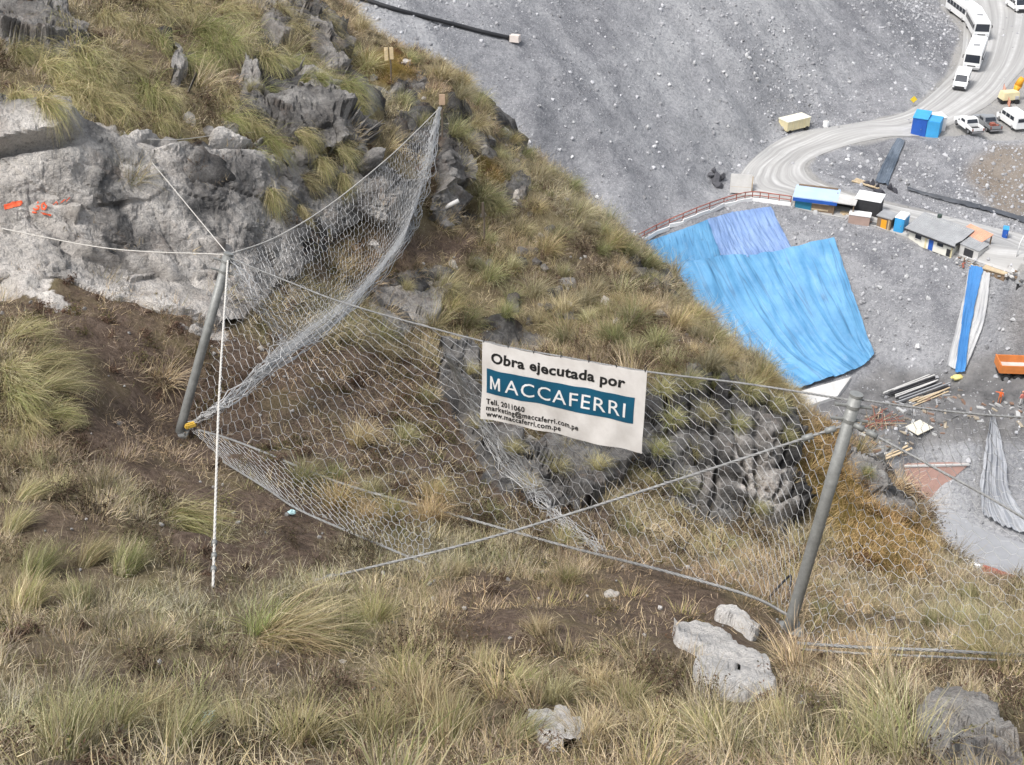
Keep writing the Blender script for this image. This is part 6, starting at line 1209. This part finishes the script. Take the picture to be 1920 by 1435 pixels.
for k in range(3): m = MB(); m.box((-.9+.9*k, 0, -.1), (.1, 1.9, .12)); m.build('batten', M_brown, o)
o = thing('sand_bag', 'yellow sack at the foot of the blue strip', 'sack', mh(1795, 712, .05), R(10)); m = MB(); m.box((0, 0, .3), (1.3, .8, .55), 0, (.8, .75)); m.build('sack', paint((.72, .62, .24), .8, 0, .1, 2), o, True, .14); m = MB(); m.box((-.75, 0, .35), (.25, .3, .25), 0, (.6, .6)); m.build('tied_neck', paint((.72, .62, .24), .8, 0, .1, 2), o, False, .04)
# walls
def wall_px(name, label, quad, mat, th, cat='wall', tree=MBt, lift=0):
    P4 = [mh(*q)+Vector((0, 0, lift)) for q in quad]; c = sum(P4, Vector())/4; n_ = (P4[1]-P4[0]).cross(P4[3]-P4[0]).normalized(); n_ = n_ if n_.y < 0 else -n_; t = thing(name, label, cat, c)
    m = MB(); m.hexa([tuple(p-c-n_*.4) for p in P4]+[tuple(p-c+n_*th) for p in P4]); m.build('face', mat, t); return t, [p-c for p in P4], n_
t, P4, n_ = wall_px('retaining_wall', 'reddish plastered retaining wall face above the lower road', [(1694,872),(1816,869),(1738,936),(1708,930)], M_pink, .25)
m = MB(); m.tube([P4[0]+n_*.3, P4[1]+n_*.3], .14, 4); m.build('coping', M_conc, t)
f = lambda u, v: (P4[0]*(1-u)+P4[1]*u)*(1-v)+(P4[3]*(1-u)+P4[2]*u)*v
m = MB(); m.hexa([tuple(p+n_*.2) for p in (f(.36, .3), f(.56, .3), f(.62, .72), f(.36, .72))]+[tuple(p+n_*.29) for p in (f(.36, .3), f(.56, .3), f(.62, .72), f(.36, .72))]); m.build('patch', M_rust, t)
wall_px('retaining_wall', 'pale concrete footing at the bottom edge of the huge tarpaulin', [(1470,748),(1596,712),(1570,748),(1490,775)], M_conc, .35)
def kerbline(label, pts, mat, w, h, name='kerb_wall'):
    P_ = [mh(*q) for q in pts]; t = thing(name, label, 'kerb', P_[0])
    for i in range(len(P_)-1): d = P_[i+1]-P_[i]; m = MB(); m.box((P_[i]+P_[i+1])/2-P_[0]+Vector((0, 0, h/2)), (d.length*.98, w, h), math.atan2(d.y, d.x)); m.build('block', mat, t, False, .03)
    return t
kerbline('whitish low wall beside the lower road at the right', [(1752,1032),(1780,1045),(1808,1058),(1836,1070)], M_wh, .5, .6)
kerbline('rusty red low barrier continuing the whitish wall', [(1840,1072),(1868,1082),(1896,1092),(1930,1102)], M_rust, .5, .8)

# pale pebbles and chips on the near slope
Q, px, py, dep, r = scatter(14, 77); so, rk = bil(soil, Q[:, 0], Q[:, 1]), bil(rock, Q[:, 0], Q[:, 1]); k = (r.uniform(0, 1, len(Q)) < .05+.14*so+.1*rk)&(py > 250); Q = Q[k]; n = len(Q)
sz = np.clip(.008+.012*r.pareto(2.2, n), .008, .022)*np.clip(dep[k]/10, .7, 1.6); br = np.clip(r.normal(.32, .10, n), .12, .6); T = np.stack([br*1.03, br, br*.96], 1)
pb = instancer('pebbles', Q+np.array([0, 0, .015]), r.uniform(0, 6.28, (n, 3)), sz, r.integers(0, 6, n), T, scol); tag(pb, 'small pale stone chips scattered over the near slope', 'stones')

# splinters, offcuts and rubble of the yard
def rubble(name, label, poly, n, smin, smax, cols, seed):
    rd_ = random.Random(seed); V = []; F = []; C = []; xs = [q[0] for q in poly]; ys = [q[1] for q in poly]
    while len(F) < n*6:
        px, py = rd_.uniform(min(xs), max(xs)), rd_.uniform(min(ys), max(ys))
        if not inpoly(np.array([px]), np.array([py]), poly)[0]: continue
        p = mh(px, py, .06); l = rd_.uniform(smin, smax); m = MB(); m.box((0, 0, 0), (l, l*rd_.uniform(.08, .5), rd_.uniform(.06, .25))); R3 = Euler((rd_.gauss(0, .2), rd_.gauss(0, .2), rd_.uniform(0, 6.28))).to_matrix(); k = len(V)
        V += [tuple(p+R3@Vector(v)) for v in m.v]; F += [tuple(i+k for i in f) for f in m.f]; C += [rd_.choice(cols)]*8
    me = mesh_np(name, np.array(V), np.array(F)); vcol(me, 'c', np.array(C)); m_, n_, b_ = new_mat('rubble'); a_ = N(n_, 'Attribute'); a_.attribute_name = 'c'; n_.links.new(a_.outputs['Color'], b_.inputs['Base Color']); b_.inputs['Roughness'].default_value = .9
    o = link(name, me, m_); o['kind'] = 'stuff'; return tag(o, label, 'rubble')
RC = [(.34, .29, .22), (.22, .19, .16), (.30, .30, .30), (.10, .10, .10), (.22, .14, .10), (.42, .42, .41)]
rubble('rubble', 'splintered wood and rubble strewn over the yard below the tarpaulin', [(1600,790),(1660,745),(1780,715),(1860,740),(1960,760),(1960,800),(1800,790),(1720,850),(1640,870)], 170, .2, 1.2, RC, 3)
rubble('rubble', 'offcuts and clutter strewn along the verge by the site huts', [(1560,400),(1640,418),(1720,452),(1800,488),(1900,530),(1960,560),(1960,540),(1850,505),(1790,478),(1700,438)], 70, .2, .9, RC, 4)

# rocks scattered along the ridge and tussocks rooted in the rock faces
RIDGE = [(640,60),(760,120),(920,220),(1060,350),(1240,540),(1380,660),(1300,690),(1160,640),(1000,610),(860,560),(800,440),(860,330),(800,200),(700,160)]
rr_ = random.Random(12); k = 0
while k < 64:
    px, py = rr_.uniform(640, 1400), rr_.uniform(40, 700)
    if not inpoly(np.array([px]), np.array([py]), RIDGE)[0]: continue
    k += 1; w = rr_.uniform(14, 46); boulder(px, py, w, w*rr_.uniform(.6, 1.1), unique(('grey', 'rough grey', 'small pale', 'dark', 'weathered'), 'rock', px, py, LMN, 'grey rock half sunk in the ridge grass'), rr_.choice((0, 0, 2, 1)), 'rocks along the ridge', .05)
def hit_any(px, py):
    d = Vector(ray(px, py)).normalized(); best = None
    for tr in [HB]+ROCKTREES:
        l, n_, i, ds = tr.ray_cast(O3, d)
        if l is not None and (best is None or ds < best[1]): best = (l, ds, n_ if n_.z > 0 else -n_)
    return best[0], best[2]
_h0 = hit
def hit(px, py, tree=None): return _h0(px, py, tree) if tree is not None else hit_any(px, py)
for px, py, s in ((30,185,.7),(80,190,.7),(140,180,.85),(165,190,.9),(185,205,.8),(240,215,.6),(295,228,.6),(420,225,.7),(470,235,.7),(500,262,.7),(330,240,.5),(560,250,.6),(600,300,.55),(640,330,.5),(505,360,.6),(560,390,.5),(110,170,.8)):
    tussock(px, py, 'hang', s, 'hanging tussock over the lip of the pale cliff', 'tussocks over the cliff lip', (1.0, .98, .82), R(-62)+random.gauss(0, .25), None, .9)
for px, py, s in ((1240,735,.6),(1290,720,.6),(1340,725,.6),(1400,735,.6),(1450,765,.6),(1260,790,.5),(1320,780,.5),(1380,800,.45),(1230,850,.5),(1470,820,.45),(880,700,.4),(900,800,.45),(960,850,.45),(1040,880,.45),(1120,880,.5),(1180,900,.5),(1300,850,.4),(1420,960,.4),(760,540,.4),(700,600,.4),(1620,890,.4),(600,150,.5),(470,170,.45)):
    tussock(px, py, 'bush', s, 'small tussock rooted in a rock ledge', 'tussocks rooted in the rock faces', (.9, .95, .78))
